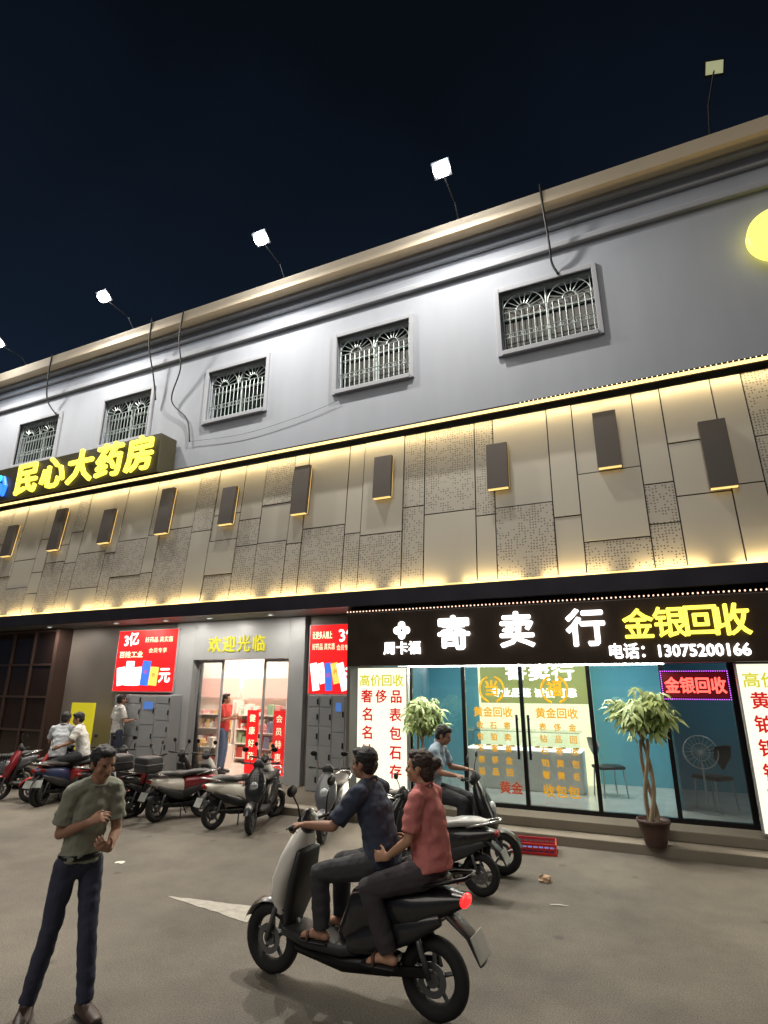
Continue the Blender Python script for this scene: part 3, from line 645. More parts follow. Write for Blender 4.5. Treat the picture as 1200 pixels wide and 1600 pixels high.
# ------------------------------------------------ potted trees
LEAF=pbr('leaf_green',(.36,.46,.17,1),.5,0,.4,9); BARK=pbr('bark',c(140,124,100),.8,0,.25,12,.5,50); POT=pbr('clay_pot',c(66,44,36),.5,0,.2,6)
def ptree(x,y,z,h,label,seed,spread=.42,nc=46):
    rg=random.Random(seed)
    t=thing('potted_tree',label,'potted tree',(x,y,z),0,'potted trees outside the pawn shop')
    MB().lathe((0,0,0),[(.001,0),(.11,0),(.13,.03),(.17,.18),(.19,.27),(.2,.27),(.2,.31),(.175,.31),(.17,.26),(.001,.26)],'Z',28).build('pot',POT,t,True)
    MB().lathe((0,0,0),[(.001,.285),(.172,.275)],'Z',20).build('soil',pbr('soil',(.04,.03,.02,1),.9),t)
    m=MB()
    for k in range(3):
        ph=k*2.094; pts=[]
        for j in range(13):
            s=j/12; a=ph+s*4; r_=.05*(1-s*.2)+.01; pts.append(((r_*math.cos(a),r_*math.sin(a),.26+s*(h*.56))))
        m.loft([(p,.03*(1-.35*i/12),.03*(1-.35*i/12)) for i,p in enumerate(pts)],seg=8)
    tips=[]
    for k in range(11):
        a=k*.698+rg.uniform(-.2,.2); s=V((0,0,.26+h*.56)); e=V((math.cos(a)*spread*rg.uniform(.25,.75),math.sin(a)*spread*rg.uniform(.25,.75),h*rg.uniform(.78,1.0)))
        md=s.lerp(e,.5)+V((0,0,.05)); m.loft([(s,.016),(md,.011),(e,.006)],seg=6); tips.append(e); tips.append(md+V((math.cos(a)*.05,math.sin(a)*.05,.05)))
    m.build('trunk',BARK,t,True)
    m=MB()
    for k in range(nc):
        b=rg.choice(tips); o=b+V((rg.gauss(0,.07),rg.gauss(0,.07),rg.gauss(0,.09)))
        base=rg.uniform(0,6.28); L=rg.uniform(.1,.2)
        tilt=V((rg.uniform(-.5,.5),rg.uniform(-.7,.3),1)).normalized()
        ux=tilt.orthogonal().normalized(); uy=tilt.cross(ux)
        for j in range(7):
            a=base+j*.9+rg.uniform(-.15,.15); d=(ux*math.cos(a)+uy*math.sin(a)); sd=tilt.cross(d); LL=L*rg.uniform(.75,1.1)
            p0=o+d*.015; p1=o+d*LL*.35+tilt*.02; p2=o+d*LL*.72-tilt*.02; p3=o+d*LL-tilt*LL*.5
            wv=sd*LL*.17
            vs=[m.bm.verts.new(q_) for q_ in (p0,p1-wv,p1-tilt*.006,p1+wv,p2-wv*.95,p2-tilt*.01,p2+wv*.95,p3)]
            for f in ((0,1,2),(0,2,3),(1,4,5,2),(2,5,6,3),(4,7,5),(5,7,6)): m.bm.faces.new([vs[i] for i in f])
    m.build('crown',LEAF,t,True)
q=P(1030,1326,Z=.12); ptree(q.x-.03,q.y+.1,.12,1.75,'potted money tree with braided trunk in front of the right shop window',3,.46,110)
q=P(650,1285,Z=.12); ptree(q.x,8.87,.12,1.6,'potted money tree beside the left vertical lightbox',5,.40,75)
# ------------------------------------------------ litter, crate
q=P(834,1330,Z=0); t=thing('plastic_crate','low red plastic crate on the road by the shop step','crate',(q.x,q.y,0),R(8))
REDP=pbr('red_plastic',c(190,40,34),.4,0,.15,8)
m=MB(); W,D,H=.29,.17,.13
for (a,b,cc,d) in ((-W,W,-D,-D+.015),(-W,W,D-.015,D),(-W,-W+.015,-D+.016,D-.016),(W-.015,W,-D+.016,D-.016)): m.box(a,b,cc,d,0,.03); m.box(a,b,cc,d,.055,.08); m.box(a,b,cc,d,.1,H)
for k in range(9): 
    for y in (-D+.002,D-.014): m.box(-W+.01+k*.068,-W+.025+k*.068,y,y+.012,.0,H-.002)
m.box(-W+.016,W-.016,-D+.016,D-.016,.005,.02); m.build('crate_body',REDP,t)
MB().box(-W+.03,W-.03,-D+.03,D-.03,.021,.06,.01).build('crate_liner',pbr('blue_liner',c(50,80,150),.5),t)
PAP=pbr('litter_paper',c(215,210,200),.8,0,.1,20)
def litter(px,py,sz,lab,seed,mat=PAP,flat=.3):
    q=P(px,py,Z=0); rg=random.Random(seed); m=MB(); m.ell((0,0,sz*flat*.6),(sz,sz*.7,sz*flat),None,10,7)
    for v in m.bm.verts: v.co+=V((rg.uniform(-1,1),rg.uniform(-1,1),rg.uniform(-.3,1)*flat))*sz*.25; v.co.z=max(v.co.z,.002)
    o=m.build('litter',mat); o.location=q; tag(o,lab,'litter')
litter(188,1348,.06,'small scrap of white paper on the road right of the standing man',1,flat=.1)
litter(852,1378,.07,'crumpled pale wrapper on the road below the red crate',2,pbr('wrapper',c(190,160,130),.7),.6)
q=P(874,1416,Z=.0); o=MB().loft([((-.08,0,.006),.006),((0,.01,.007),.007),((.08,.0,.006),.005)],side=(0,1,0),seg=6).build('litter_stick',PAP); o.location=q; o.rotation_euler=(0,0,.2); tag(o,'tiny pale stick lying on the road near the wrapper','litter')
# ------------------------------------------------ scooters
RUB=pbr('tyre_rubber',c(30,30,31),.8,0,.2,20,.4,120); CHR=pbr('chrome',c(200,200,200),.22,1,.08); ALU=pbr('alloy',c(110,112,116),.35,.7,.1)
PLB=pbr('black_plastic',c(42,42,44),.5,0,.15,10); SEAT=pbr('seat_vinyl',c(46,44,44),.55,0,.2,12,.2,80)
SILVER=pbr('silver_paint',c(230,227,220),.35,0,.05,5,coat=.5); WHITEP=pbr('white_paint',c(210,206,198),.35,0,.06,5,coat=.4); MAR=pbr('maroon_paint',c(134,34,42),.35,.1,.1,5,coat=.5)
SILV2=pbr('silver_seat',c(160,160,158),.4,.2,.08,5,coat=.3)
NAVY=pbr('navy_paint',c(40,52,88),.35,.1,.1,5,coat=.5); BLKP=pbr('gloss_black',c(36,36,39),.3,.1,.1,5,coat=.5); REDPT=pbr('red_paint',c(162,40,38),.4,.1,.1,5,coat=.4); GRYP=pbr('grey_paint',c(96,98,102),.35,.2,.1,5,coat=.5)
TLON=emis('tail_lit',c(255,30,30),3.0); TLOFF=pbr('tail_red',c(130,14,14),.2); HL=pbr('headlight_glass',c(190,195,200),.12,0,.05,spec=.9); PLATE=pbr('plate',c(150,152,148),.5,0,.1,12)
def wheel(t,x,r,name='wheel'):
    w_=MB().torus((x,0,r),r-.05,.05,'Y',32,10,1.05).build(name,RUB,t,True)
    m=MB(); m.lathe((x,0,r),[(r-.075,-.035),(r-.09,-.03),(r-.09,.03),(r-.075,.035),(r-.06,.03),(r-.06,-.03),(r-.075,-.035)],'Y',32); m.lathe((x,0,r),[(.001,-.05),(.045,-.05),(.05,-.03),(.05,.03),(.045,.05),(.001,.05)],'Y',20)
    for k in range(5):
        a=k*2*math.pi/5+.3; m.loft([((x+.04*math.cos(a),0,r+.04*math.sin(a)),.02,.016),((x+(r-.085)*math.cos(a),0,r+(r-.085)*math.sin(a)),.014,.012)],side=(0,1,0),seg=8,rnd=False)
    m.lathe((x,.045,r),[(.06,0),(.1,0),(.1,.005),(.06,.005),(.06,0)],'Y',28); m.build('rim',ALU,w_)
def scooter(label,loc,heading,paint,box=False,lit=False,group='parked scooters outside the pharmacy',name='parked_scooter',seatmat=SEAT,paint2=PLB,basket=False,rearp=None,sc=1.0):
    t=thing(name,label,'scooter',loc,heading,group); r=.24; fx_,rx_=.68,-.66
    t.scale=(sc,sc,sc)
    rearp=rearp or paint
    wheel(t,fx_,r); wheel(t,rx_,r)
    m=MB()
    for s in (-1,1): m.tube([(fx_,s*.075,r),(fx_-.06,s*.075,r+.2),(.5,s*.045,.66)],.019,8)
    m.tube([(.52,0,.6),(.38,0,1.02)],.028,10); m.build('front_fork',ALU,t,True)
    m=MB(); rings=[]
    for k in range(11):
        a=R(20+k*14); ring=[]
        for j in range(7):
            b=(j-3)/3; rr=r+.035-.03*b*b; ring.append(m.bm.verts.new((fx_+rr*math.cos(a),.072*b,r+rr*math.sin(a))))
        rings.append(ring)
    for a_,b_ in zip(rings,rings[1:]):
        for j in range(6): m.bm.faces.new((a_[j],a_[j+1],b_[j+1],b_[j]))
    m.build('front_fender',BLKP if lit else rearp,t,True)
    m=MB(); m.loft([((.59,0,.44),.07,.05),((.585,0,.52),.13,.07),((.54,0,.66),.185,.085),((.475,0,.82),.18,.08),((.425,0,.94),.13,.07),((.40,0,1.0),.08,.05)],side=(0,1,0),seg=20,sq=2.5); m.build('leg_shield',paint,t,True)
    m=MB(); m.loft([((.50,0,.36),.1,.03),((.46,0,.5),.16,.04),((.42,0,.68),.165,.04),((.38,0,.86),.14,.035)],side=(0,1,0),seg=16,sq=3); m.build('inner_shield',PLB,t,True)
    m=MB(); m.ell((.59,0,.735),(.045,.075,.07),None,16,10); m.build('headlight',HL,t,True)
    for s in (-1,1): MB().ell((.575,s*.125,.66),(.03,.03,.035),None,10,8).build('indicator_light',pbr('amber_glass',c(200,110,20),.2),t,True)
    m=MB(); m.loft([((.37,0,1.03),.1,.06),((.40,0,1.08),.11,.06),((.39,0,1.12),.06,.03)],side=(0,1,0),seg=14); m.build('handlebar_cover',paint2,t,True)
    h=MB(); h.tube([(.30,-.33,1.08),(.33,-.2,1.07),(.39,0,1.06),(.33,.2,1.07),(.30,.33,1.08)],.012,8); ho=h.build('handlebar',BLK,t,True)
    for s in (-1,1):
        MB().tube([(.325,s*.22,1.072),(.298,s*.35,1.08)],.019,10,True).build('grip',RUB,ho,True)
        MB().tube([(.36,s*.17,1.075),(.38,s*.24,1.068),(.35,s*.33,1.065)],.006,6).build('brake_lever',ALU,ho,True)
        m=MB(); m.tube([(.34,s*.17,1.08),(.35,s*.2,1.2),(.36,s*.25,1.27)],.006,6); m.build('mirror_stem',BLK,ho,True)
        m=MB(); m.ell((.36,s*.27,1.31),(.014,.062,.042),None,16,10); m.build('mirror',BLK,t,True)
    m=MB(); m.loft([((.50,0,.34),.13,.035),((.3,0,.31),.155,.04),((.0,0,.31),.15,.045),((-.1,0,.33),.13,.05)],side=(0,1,0),seg=16,sq=4); m.build('footboard',PLB,t,True)
    m=MB(); m.loft([((.40,0,.24),.09,.04),((.0,0,.22),.12,.06),((-.35,0,.26),.11,.06)],side=(0,1,0),seg=12,sq=3); m.build('underbody',BLK,t,True)
    m=MB(); m.loft([((-.04,0,.40),.12,.10),((-.14,0,.55),.15,.15),((-.34,0,.60),.16,.15),((-.58,0,.64),.145,.12),((-.78,0,.69),.10,.075),((-.88,0,.71),.06,.04)],side=(0,1,0),seg=20,sq=2.6); m.build('rear_body',rearp,t,True)
    for s in (-1,1): 
        m=MB(); m.loft([((-.08,s*.12,.36),.03,.06),((-.3,s*.135,.43),.03,.09),((-.55,s*.12,.52),.028,.07),((-.74,s*.1,.6),.02,.035)],side=(0,1,0),seg=10)
        m.build('side_trim',paint2,t,True)
    m=MB(); m.loft([((.0,0,.76),.09,.035),((-.1,0,.775),.135,.05),((-.3,0,.775),.15,.05),((-.42,0,.80),.15,.055),((-.62,0,.82),.135,.05),((-.76,0,.82),.08,.03)],side=(0,1,0),seg=18,sq=2.6); m.build('seat',seatmat,t,True)
    m=MB(); m.tube([(-.55,-.15,.77),(-.78,-.15,.83),(-.93,-.09,.86),(-.95,0,.865),(-.93,.09,.86),(-.78,.15,.83),(-.55,.15,.77)],.013,8); m.build('grab_rail',CHR if not lit else BLK,t,True)
    m=MB(); m.ell((-.895,0,.71),(.03,.085,.04),None,14,8); m.build('taillight',TLON if lit else TLOFF,t,True)
    m=MB(); m.loft([((-.78,0,.62),.08,.02),((-.92,0,.52),.075,.015),((-1.0,0,.38),.065,.012)],side=(0,1,0),seg=10,sq=3); m.build('rear_fender',PLB,t,True)
    m=MB(); m.obox((-.985,0,.47),(.008,.2,.15),(0,R(25),0),.003); m.build('number_plate',PLATE,t)
    m=MB(); m.obox((-.45,-.1,.27),(.42,.035,.06),(0,R(8),0),.01); m.obox((-.45,.1,.27),(.42,.035,.06),(0,R(8),0),.01); m.build('swing_arm',BLK,t)
    for s in (-1,1): 
        m=MB(); m.tube([(rx_,s*.1,r+.02),(-.56,s*.11,.56)],.02,8); m.build('shock_absorber',ALU,t,True)
    if not lit: m=MB(); m.tube([(-.2,-.1,.26),(-.28,-.2,.03)],.012,6); m.build('kick_stand',BLK,t)
    if box:
        m=MB(); m.box(-1.12,-.76,-.2,.2,.88,1.16,.05); m.build('top_box',PLB,t,True); m=MB(); m.box(-1.13,-.75,-.21,.21,1.02,1.035,.004); m.build('box_seam',ALU,t)
        m=MB(); m.box(-1.0,-.78,-.1,.1,.865,.878); m.build('luggage_rack',BLK,t)
    if basket:
        m=MB()
        for z in (.78,.86,.95): m.tube([(.6,-.14,z),(.82,-.15,z),(.82,.15,z),(.6,.14,z),(.6,-.14,z)],.005,5)
        for k in range(8): m.tube([(.82,-.15+k*.043,.95),(.8,-.13+k*.037,.76)],.004,5)
        for s in (-1,1):
            for k in range(5): m.tube([(.6+k*.055,s*.145,.95),(.62+k*.045,s*.13,.76)],.004,5)
        m.build('basket',BLK,t)
    return t
fc=P(422,1520,Z=0); rc=P(688,1598,Z=0); d=(fc-rc); hd=math.atan2(d.y,d.x); mid=(fc+rc)/2
scooter('silver fronted scooter ridden by two people across the foreground',mid,hd,SILVER,lit=True,group=None,name='ridden_scooter',paint2=BLKP,rearp=BLKP)
PS=.84
park=[
 (P(262,1276,Z=0),math.pi+YAW-.05,MAR,False,'dark red scooter standing side-on in the parked row','',PLB),
 (P(333,1262,Z=0),R(80),WHITEP,True,'white scooter with black top box, just right of the dark red scooter','',PLB),
 (P(412,1275,Z=0),R(72),WHITEP,False,'white and black scooter at the right end of the row, tail towards the road','',BLKP),
 (P(282,1232,Z=0),R(100),BLKP,False,'black scooter half hidden behind the dark red scooter','',PLB),
 (P(374,1236,Z=0),R(75),BLKP,True,'black scooter with top box between the two paler scooters','',PLB),
 (P(492,1258,Z=0),R(-70),BLKP,False,'black scooter facing the road under the right red poster','basket',PLB),
 (P(566,1280,Z=0),R(-75),GRYP,False,'grey scooter in front of the left vertical lightbox','',PLB),
 (P(126,1246,Z=0),R(40)+math.pi,REDPT,False,'bright red scooter carrying a seated person at the far left','',PLB),
 (P(78,1240,Z=0),R(66)+math.pi,MAR,False,'dark red scooter with a front basket at the far left','basket',PLB),
 (P(174,1232,Z=0),R(120),BLKP,False,'black scooter carrying a seated person left of the dark red scooter','',PLB),
 (P(5,1222,Z=0),R(70),MAR,False,'dark red scooter at the left edge of the photo','',PLB),
 (P(38,1228,Z=0),R(62)+math.pi,GRYP,False,'grey scooter second from the left edge of the photo','',PLB),
 (P(225,1226,Z=0),R(95),NAVY,False,'navy scooter near the left parcel locker','basket',PLB)]
for (p,h,pt,bx,lb,bk,p2) in park:
    p.y=min(p.y,8.0)
    scooter(lb,(p.x,p.y,0),h,pt,box=bx,basket=bool(bk),paint2=p2,sc=PS)
scooter('black scooter with a seated man in a pale blue shirt',(-2.42,7.15,0),R(4),BLKP,group=None,name='parked_scooter',sc=.94)
p=P(755,1400,Z=0)
scooter('dark scooter with pale silver seat half hidden behind the two riders',(p.x-.56,p.y,0),math.pi-.05,BLKP,group=None,name='parked_scooter',seatmat=SILV2,rearp=BLKP,box=False,sc=.84)
# ------------------------------------------------ people
def solid(mb,vox,it,name,mat,parent,disp=0,dscale=.12,fac=.5):
    bmesh.ops.recalc_face_normals(mb.bm,faces=mb.bm.faces[:])
    me=bpy.data.meshes.new('tmp'); mb.bm.to_mesh(me); mb.bm.free()
    o=bpy.data.objects.new('tmp',me); COL.objects.link(o)
    q=o.modifiers.new('r','REMESH'); q.mode='VOXEL'; q.voxel_size=vox
    q=o.modifiers.new('s','SMOOTH'); q.factor=fac; q.iterations=it
    bpy.context.view_layer.update()
    m2=bpy.data.meshes.new_from_object(o.evaluated_get(bpy.context.evaluated_depsgraph_get()))
    bpy.data.objects.remove(o)
    if disp:
        nn=[v.normal.copy() for v in m2.vertices]
        for v,nv in zip(m2.vertices,nn):
            p=v.co; k=noise.noise(V((p.x/dscale,p.y/dscale,p.z/(dscale*.55)+3)))+.5*noise.noise(p*(2.3/dscale))
            v.co=p+nv*k*disp
    m2.shade_smooth(); m2.materials.clear(); m2.materials.append(mat); m2.name=name
    r=bpy.data.objects.new(name,m2); COL.objects.link(r); r.parent=parent; return r
def hand(m,w_,d,n_,thumb,curl=.35,k=1.0):
    d=V(d).normalized(); n_=V(n_); n_=(n_-d*n_.dot(d)).normalized(); lt=V(d.cross(n_))*thumb
    w_=V(w_)
    m.loft([(w_-d*.01,.026*k,.019*k),(w_+d*.03*k,.034*k,.016*k),(w_+d*.082*k,.037*k,.013*k)],side=lt,seg=12)
    for i,L in enumerate((.068,.078,.073,.057)):
        p=w_+d*.082*k+lt*(.031-.0205*i)*k; a=0; pts=[(p-d*.015*k,.0088*k)]
        dd=(d+lt*(.09-.06*i)).normalized()
        for s in (.45,.32,.23):
            a+=curl*(1.0+.15*i); v=dd*math.cos(a)+n_*math.sin(a); p=p+v*L*s*k; pts.append((p,.0082*k-.0006*len(pts)))
        m.loft(pts,side=lt,seg=8)
    p=w_+d*.02*k+lt*.024*k; v=(d*.65+lt*.75+n_*.25).normalized(); p1=p+v*.042*k; v2=(d*.85+lt*.25+n_*.45).normalized()
    m.loft([(p,.0125*k),(p1,.0105*k),(p1+v2*.034*k,.0085*k)],side=n_,seg=8)
def person(label,loc,rz,J,skin,shirt,trou,shoe,hair,vox=.011,female=False,sleeve=.75,hairkind='short',headrot=(0,0,0),group=None,belt=False,handk=1.0,sandal=False,curl=(.35,.35),hd=None,slim=1.0):
    t=thing('person',label,'person',loc,rz,group)
    g=lambda k:V(J[k])
    pel,wai,che,nek,hed=g('pelvis'),g('waist'),g('chest'),g('neck'),g('head')
    sid=(g('shR')-g('shL')).normalized(); hsid=(g('hipR')-g('hipL')).normalized()
    sw=(.155 if female else .17)*slim; z_=slim
    m=MB()
    m.loft([(pel-(wai-pel)*.3,.12*z_,.085*z_),(pel,.145*z_,.105*z_),(wai,.125*z_,.095*z_),(che-(che-wai)*.25,.145*z_,.108*z_),(che,sw,.105*z_),(nek-(nek-che)*.25,.10*z_,.075*z_),(nek,.055,.055)],side=sid,seg=16)
    m.loft([(nek-(nek-che)*.15,.058,.056),(nek,.052,.054),(hed-(hed-nek)*.35,.048,.052)],side=sid,seg=12)
    for s in 'RL':
        sh,el,wr=g('sh'+s),g('el'+s),g('wr'+s); k=.86 if female else .95
        m.loft([(nek.lerp(sh,.35),.05*k),(sh,.052*k)],side=(0,1,0),seg=10)
        m.loft([(sh,.053*k),(sh.lerp(el,.4),.046*k),(el,.037*k)],seg=12,side=sid); m.loft([(el,.038*k),(el.lerp(wr,.3),.038*k),(wr,.024*k)],seg=12,side=sid)
        dh=V(hd[s][0]) if hd else (wr-el); nh=V(hd[s][1]) if hd else V((-1 if s=='R' else 1,.2,0))
        hand(m,wr,dh,nh,(hd[s][2] if hd else (1 if s=='R' else -1)),curl[0 if s=='R' else 1],handk)
        hp,kn,an,to=g('hip'+s),g('kn'+s),g('an'+s),g('to'+s)
        m.loft([(hp,.08*z_),(hp.lerp(kn,.4),.072*z_),(kn,.052)],side=hsid,seg=12); m.loft([(kn,.051),(kn.lerp(an,.3),.053),(an,.034)],side=hsid,seg=12)
        f=(to-an); f.z=0; f=f.normalized()
        heel=V((an.x,an.y,an.z-.045))-f*.035
        m.loft([(heel,.032,.03),(V((an.x,an.y,an.z-.04))+f*.06,.036,.032),(to,.038,.018)],side=f.cross(V((0,0,1))),seg=10)
        m.loft([(an,.034),(V((an.x,an.y,an.z-.04)),.034)],seg=8)
    H=Euler(headrot).to_matrix()
    hp_=lambda x,y,z: hed+H@V((x,y,z))
    m.ell(hp_(0,-.008,.022),(.074,.092,.088),H,20,14); m.ell(hp_(0,.02,-.035),(.06,.066,.072),H,16,12); m.ell(hp_(0,.045,-.075),(.036,.04,.03),H,12,8)
    m.loft([(hp_(0,.082,.01),.009),(hp_(0,.098,-.018),.012),(hp_(0,.098,-.028),.015)],seg=8)
    m.loft([(hp_(-.03,.072,.024),.012),(hp_(.03,.072,.024),.012)],seg=8)
    m.loft([(hp_(-.018,.082,-.058),.008),(hp_(.018,.082,-.058),.008)],seg=8)
    for s in (-1,1): m.ell(hp_(s*.076,-.004,-.012),(.011,.02,.031),H,10,8); m.ell(hp_(s*.042,.058,-.028),(.022,.02,.022),H,10,8)
    solid(m,vox,2,'body',skin,t)
    for s in (-1,1): e=MB(); e.ell(hp_(s*.03,.0775,.005),(.013,.007,.007),H,10,8); e.build('eye',pbr('eye_dark',c(38,30,28),.2),t,True)
    e=MB(); e.loft([(hp_(-.02,.091,-.059),.0035),(hp_(0,.0935,-.0585),.004),(hp_(.02,.091,-.059),.0035)],seg=6); e.build('mouth',pbr('lip',c(96,50,44),.5),t,True)
    hm=MB(); hm.ell(hp_(0,-.022,.038),(.083,.095,.086),H,20,14); hm.ell(hp_(0,-.045,-.01),(.07,.064,.075),H,16,12); hm.ell(hp_(0,.045,.088),(.058,.042,.03),H,14,10)
    for s in (-1,1): hm.ell(hp_(s*.068,.012,.025),(.014,.024,.045),H,10,8)
    if hairkind=='bun': hm.ell(hp_(0,-.125,.03),(.042,.04,.042),H,14,10); hm.ell(hp_(0,-.06,-.03),(.078,.062,.075),H,14,10)
    if hairkind=='long': hm.loft([(hp_(0,-.07,0),.085,.05),(hp_(0,-.095,-.12),.08,.04),(hp_(0,-.09,-.24),.05,.025)],side=sid,seg=12)
    solid(hm,.008,1,'hair',hair,t,.007,.03)
    m=MB(); e_=.014
    hem=pel-(wai-pel)*(.1 if belt else .55)
    m.loft([(hem,.158*z_+e_,.122*z_+e_),(pel,.155*z_+e_,.12*z_+e_),(wai,.145*z_+e_,.114*z_+e_),(che-(che-wai)*.25,.152*z_+e_,.114*z_+e_),(che,sw+e_,.108*z_+e_),(nek-(nek-che)*.28,.112*z_+e_,.078*z_+e_),(nek-(nek-che)*.02,.058+e_,.056+e_)],side=sid,seg=20,rnd=False)
    for s in 'RL':
        sh,el,wr=g('sh'+s),g('el'+s),g('wr'+s); k=.86 if female else .95
        m.loft([(nek.lerp(sh,.4),.052*k+e_),(sh,.054*k+e_)],side=(0,1,0),seg=12)
        m.loft([(sh,.056*k+e_),(sh.lerp(el,sleeve*.6),.055*k+e_),(sh.lerp(el,sleeve),.058*k+e_)],seg=14,side=sid,rnd=False)
    solid(m,vox,3,'shirt',shirt,t,.012,.10)
    m=MB(); ax=(hed-nek).normalized()
    ring=[nek+ax*.012+sid*.066*math.cos(a)+(ax.cross(sid))*.066*math.sin(a)+ax*.012*math.sin(a+3.14)  for a in [k*2*math.pi/16 for k in range(17)]]
    m.tube(ring,.011,6); m.build('collar',shirt,t,True)
    m=MB(); e_=.013
    m.loft([(pel-(wai-pel)*.42,.128*z_+e_,.095*z_+e_),(pel,.148*z_+e_,.112*z_+e_),(pel.lerp(wai,.3),.142*z_+e_,.108*z_+e_)],side=hsid,seg=18,rnd=True)
    for s in 'RL':
        hp,kn,an=g('hip'+s),g('kn'+s),g('an'+s)
        m.loft([(hp,.085*z_+e_),(hp.lerp(kn,.4),.078*z_+e_),(kn,.06*z_+e_)],side=hsid,seg=14); m.loft([(kn,.061*z_+e_),(kn.lerp(an,.35),.060*z_+e_),(an,.05*z_+e_)],side=hsid,seg=14,rnd=False)
    solid(m,vox,3,'trousers',trou,t,.007,.10)
    if belt:
        m=MB(); bz=pel.lerp(wai,.08); m.lathe((0,0,0),[(1,-.018),(1.03,-.018),(1.03,.018),(1,.018),(1,-.018)],'Z',28)
        for v in m.bm.verts: v.co=bz+hsid*v.co.x*.172*z_+V((0,v.co.y*.137*z_,0))+V((0,0,v.co.z))
        m.build('belt',BLK,t,True)
    for s in 'RL':
        an,to=g('an'+s),g('to'+s); f=(to-an); f.z=0; f=f.normalized(); z=an.z-.09
        b=V((an.x,an.y,0)); sd=f.cross(V((0,0,1)))
        sole=MB(); sole.loft([(b-f*.05+V((0,0,z+.008)),.045,.008),(b+f*.1+V((0,0,z+.008)),.053,.008),(b+f*.185+V((0,0,z+.008)),.045,.008)],side=sd,seg=14,sq=3)
        if sandal:
            so2=sole.build('sandal',PLB,t,True)
            m=MB(); m.tube([b+f*.09+sd*.052+V((0,0,z+.012)),b+f*.10+sd*.03+V((0,0,z+.062)),b+f*.10-sd*.03+V((0,0,z+.062)),b+f*.09-sd*.052+V((0,0,z+.012))],.012,8); m.build('strap',shoe,so2,True)
        else:
            m=MB(); m.loft([(b-f*.045+V((0,0,z+.045)),.042,.042),(b+f*.03+V((0,0,z+.045)),.045,.045),(b+f*.11+V((0,0,z+.035)),.05,.034),(b+f*.175+V((0,0,z+.028)),.042,.026)],side=sd,seg=14,sq=2.5)
            m.loft([(b+V((0,0,z+.05)),.044,.05),(b+V((0,0,z+.105)),.042,.048)],side=sd,seg=12,rnd=False)
            so2=solid(m,.01,2,'shoe',shoe,t); sole.build('shoe_sole',PLB,so2,True)
    return t
SK=pbr('skin_brown',c(156,116,94),.6,0,.08,12); SK2=pbr('skin_tan',c(178,136,110),.6,0,.08,12); HAIR=pbr('hair_black',c(26,24,24),.6,0,.3,40,.6,120); HAIR2=pbr('hair_brown',c(54,38,32),.6,0,.3,40,.6,120)
def cloth(n_,col): return pbr('cloth_'+n_,c(*col),.85,0,.14,9,.35,45)
base=dict(pelvis=(0,0,.95),waist=(0,0,1.08),chest=(0,.0,1.29),neck=(0,-.01,1.44),head=(0,.02,1.58),shR=(.175,-.01,1.39),shL=(-.175,-.01,1.39),elR=(.24,-.04,1.11),elL=(-.24,-.04,1.11),wrR=(.25,.06,.88),wrL=(-.25,.06,.88),
 hipR=(.09,0,.9),hipL=(-.09,0,.9),knR=(.1,.02,.49),knL=(-.1,.02,.49),anR=(.1,-.02,.09),anL=(-.1,-.02,.09),toR=(.12,.13,.03),toL=(-.12,.13,.03))
def J(**k): d=dict(base); d.update(k); return d
fp=P(82,1592,Z=0)
person('man in a grey-olive shirt and navy trousers standing at the left with hands at chest',(fp.x,fp.y,0),R(-112),
 J(pelvis=(-.03,.0,.93),waist=(-.04,.02,1.06),chest=(-.05,.04,1.26),neck=(-.06,.07,1.405),head=(-.07,.105,1.535),shR=(.085,.04,1.35),shL=(-.195,.05,1.35),elR=(.12,.0,1.09),elL=(-.23,.08,1.08),
  wrR=(.01,.21,1.18),wrL=(-.13,.25,1.0),hipR=(.05,0,.89),hipL=(-.11,.0,.89),knR=(.09,-.02,.48),knL=(-.12,.08,.49),anR=(.13,-.13,.09),anL=(-.15,.11,.09),toR=(.19,.0,.03),toL=(-.17,.26,.03)),
 SK,cloth('grey_olive',(134,136,122)),cloth('navy',(50,54,74)),pbr('shoe_brown',c(60,44,38),.5),HAIR,vox=.0065,belt=True,slim=.8,headrot=(R(-14),0,R(10)),hd={'R':((-.6,.6,.35),(-.3,-.5,-.6),1),'L':((.65,.45,.35),(-.2,-.7,.4),-1)},curl=(.45,.5))
def on_scooter(xloc): 
    return mid+V((math.cos(hd),math.sin(hd),0))*xloc
rz=hd-math.pi/2
p=on_scooter(-.27)
seated=dict(pelvis=(0,0,.93),waist=(0,.02,1.05),chest=(0,.08,1.25),neck=(0,.12,1.40),head=(0,.16,1.53),shR=(.18,.11,1.345),shL=(-.18,.11,1.345),hipR=(.09,.03,.88),hipL=(-.09,.03,.88),
  knR=(.15,.44,.80),knL=(-.15,.44,.80),anR=(.13,.42,.45),anL=(-.13,.42,.45),toR=(.14,.57,.39),toL=(-.14,.57,.39))
grip={'R':((0,1,-.1),(0,0,-1),-1),'L':((0,1,-.1),(0,0,-1),1)}
person('man in a dark navy shirt steering the foreground scooter',(p.x,p.y,-.03),rz,J(**{**seated,'elR':(.27,.26,1.14),'elL':(-.27,.26,1.14),'wrR':(.28,.50,1.13),'wrL':(-.28,.50,1.13)}),
 SK,cloth('dark_navy',(50,58,76)),cloth('charcoal',(52,52,56)),pbr('sandal_brown',c(84,62,50),.6),HAIR,vox=.0085,headrot=(R(-6),0,0),hd=grip,curl=(.75,.75),sleeve=.85,sandal=True,slim=.95)
p=on_scooter(-.655)
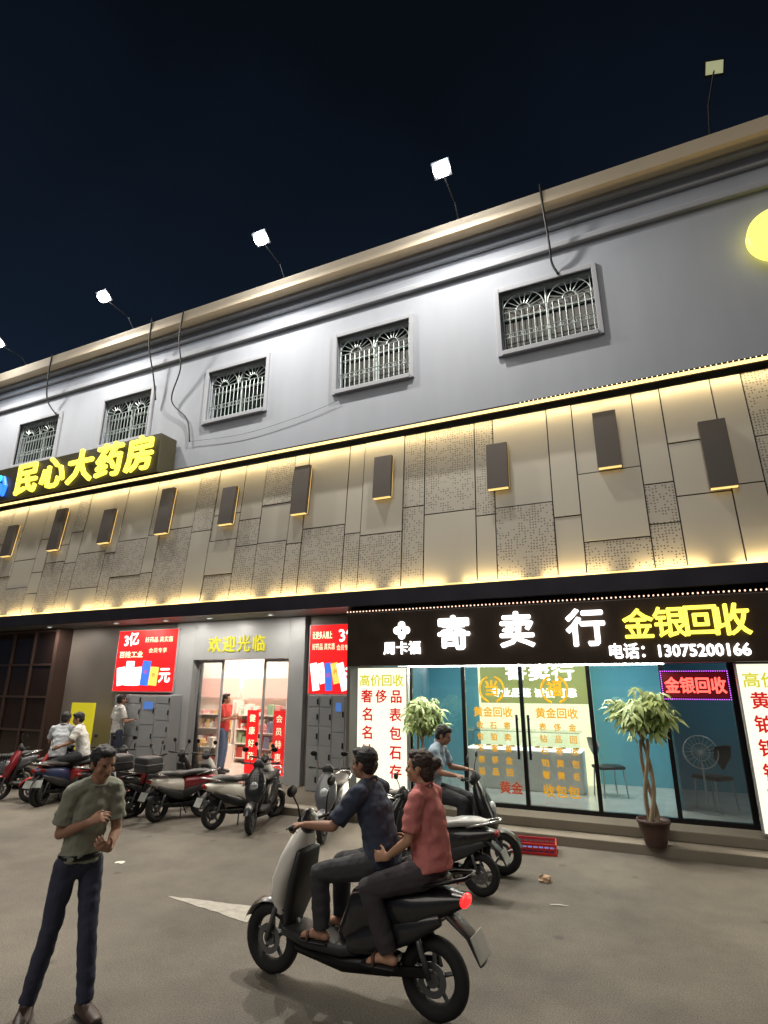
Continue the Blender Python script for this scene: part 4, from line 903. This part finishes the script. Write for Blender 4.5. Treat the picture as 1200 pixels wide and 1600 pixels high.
person('person in a coral pink top with hair tied back riding pillion',(p.x,p.y,-.03),rz,J(**{**seated,'pelvis':(0,0,.96),'waist':(0,.01,1.07),'chest':(0,.04,1.26),'neck':(0,.05,1.40),'head':(0,.08,1.535),'shR':(.16,.04,1.35),'shL':(-.16,.04,1.35),
  'elR':(.2,.08,1.10),'elL':(-.21,.08,1.10),'wrR':(.17,.25,1.0),'wrL':(-.19,.25,.98),'knR':(.21,.38,.78),'knL':(-.21,.38,.78),'anR':(.19,.24,.43),'anL':(-.19,.24,.43),'toR':(.2,.38,.36),'toL':(-.2,.38,.36)}),
 SK2,cloth('coral',(194,116,112)),cloth('dark_grey',(56,52,56)),pbr('sandal_brown',c(84,62,50),.6),HAIR2,vox=.0085,female=True,hairkind='bun',headrot=(0,0,R(8)),sandal=True,sleeve=.8,hd={'R':((-.1,1,-.1),(-1,0,-.2),1),'L':((.1,1,-.1),(1,0,-.2),-1)},curl=(.4,.4))
person('man in a pale blue shirt sitting on the black scooter behind the riders',(-2.62,7.14,-.05),R(4-90),J(**{**seated,'head':(0,.19,1.51),'elR':(.26,.2,1.12),'elL':(-.26,.2,1.12),'wrR':(.28,.40,1.10),'wrL':(-.28,.40,1.10)}),
 SK,cloth('pale_blue',(150,170,186)),cloth('charcoal',(52,52,56)),PLB,HAIR,headrot=(R(-22),0,0),curl=(.75,.75),hd=grip)
q=P(182,1150,Y=9.85)
person('person in a white shirt and dark trousers standing at the left parcel locker',(q.x,9.85,.12),R(-20),J(wrR=(.2,.25,1.15),elR=(.24,.05,1.12)),SK,cloth('white',(205,205,200)),cloth('navy',(50,54,74)),PLB,HAIR,vox=.013,slim=.92)
for k,(i,lb,cl) in enumerate(((9,'person in a pale grey shirt sitting on the black scooter at the left','pale_grey'),(7,'person in a white shirt sitting on the bright red scooter at the far left','white'))):
    pp,h=park[i][0],park[i][1]; b=V((pp.x,pp.y,-.11))+V((math.cos(h),math.sin(h),0))*(-.2)
    person(lb,b,h-math.pi/2,J(**{**seated,'elR':(.25,.2,1.12),'elL':(-.25,.2,1.12),'wrR':(.24,.36,1.06),'wrL':(-.24,.36,1.06)}),SK,cloth(cl,(190,195,200)),cloth('charcoal',(52,52,56)),PLB,HAIR,vox=.014,headrot=(R(-15),0,0),slim=.92)
q=P(352,1100,Y=11.0)
person('woman in a red top standing inside the bright pharmacy entrance',(q.x,11.0,.14),R(-70),J(elR=(.22,.05,1.12),wrR=(.18,.25,1.2),elL=(-.22,.03,1.12),wrL=(-.15,.26,1.15)),SK2,cloth('red',(190,60,56)),cloth('denim',(90,110,140)),PLB,HAIR2,vox=.013,female=True,hairkind='long')
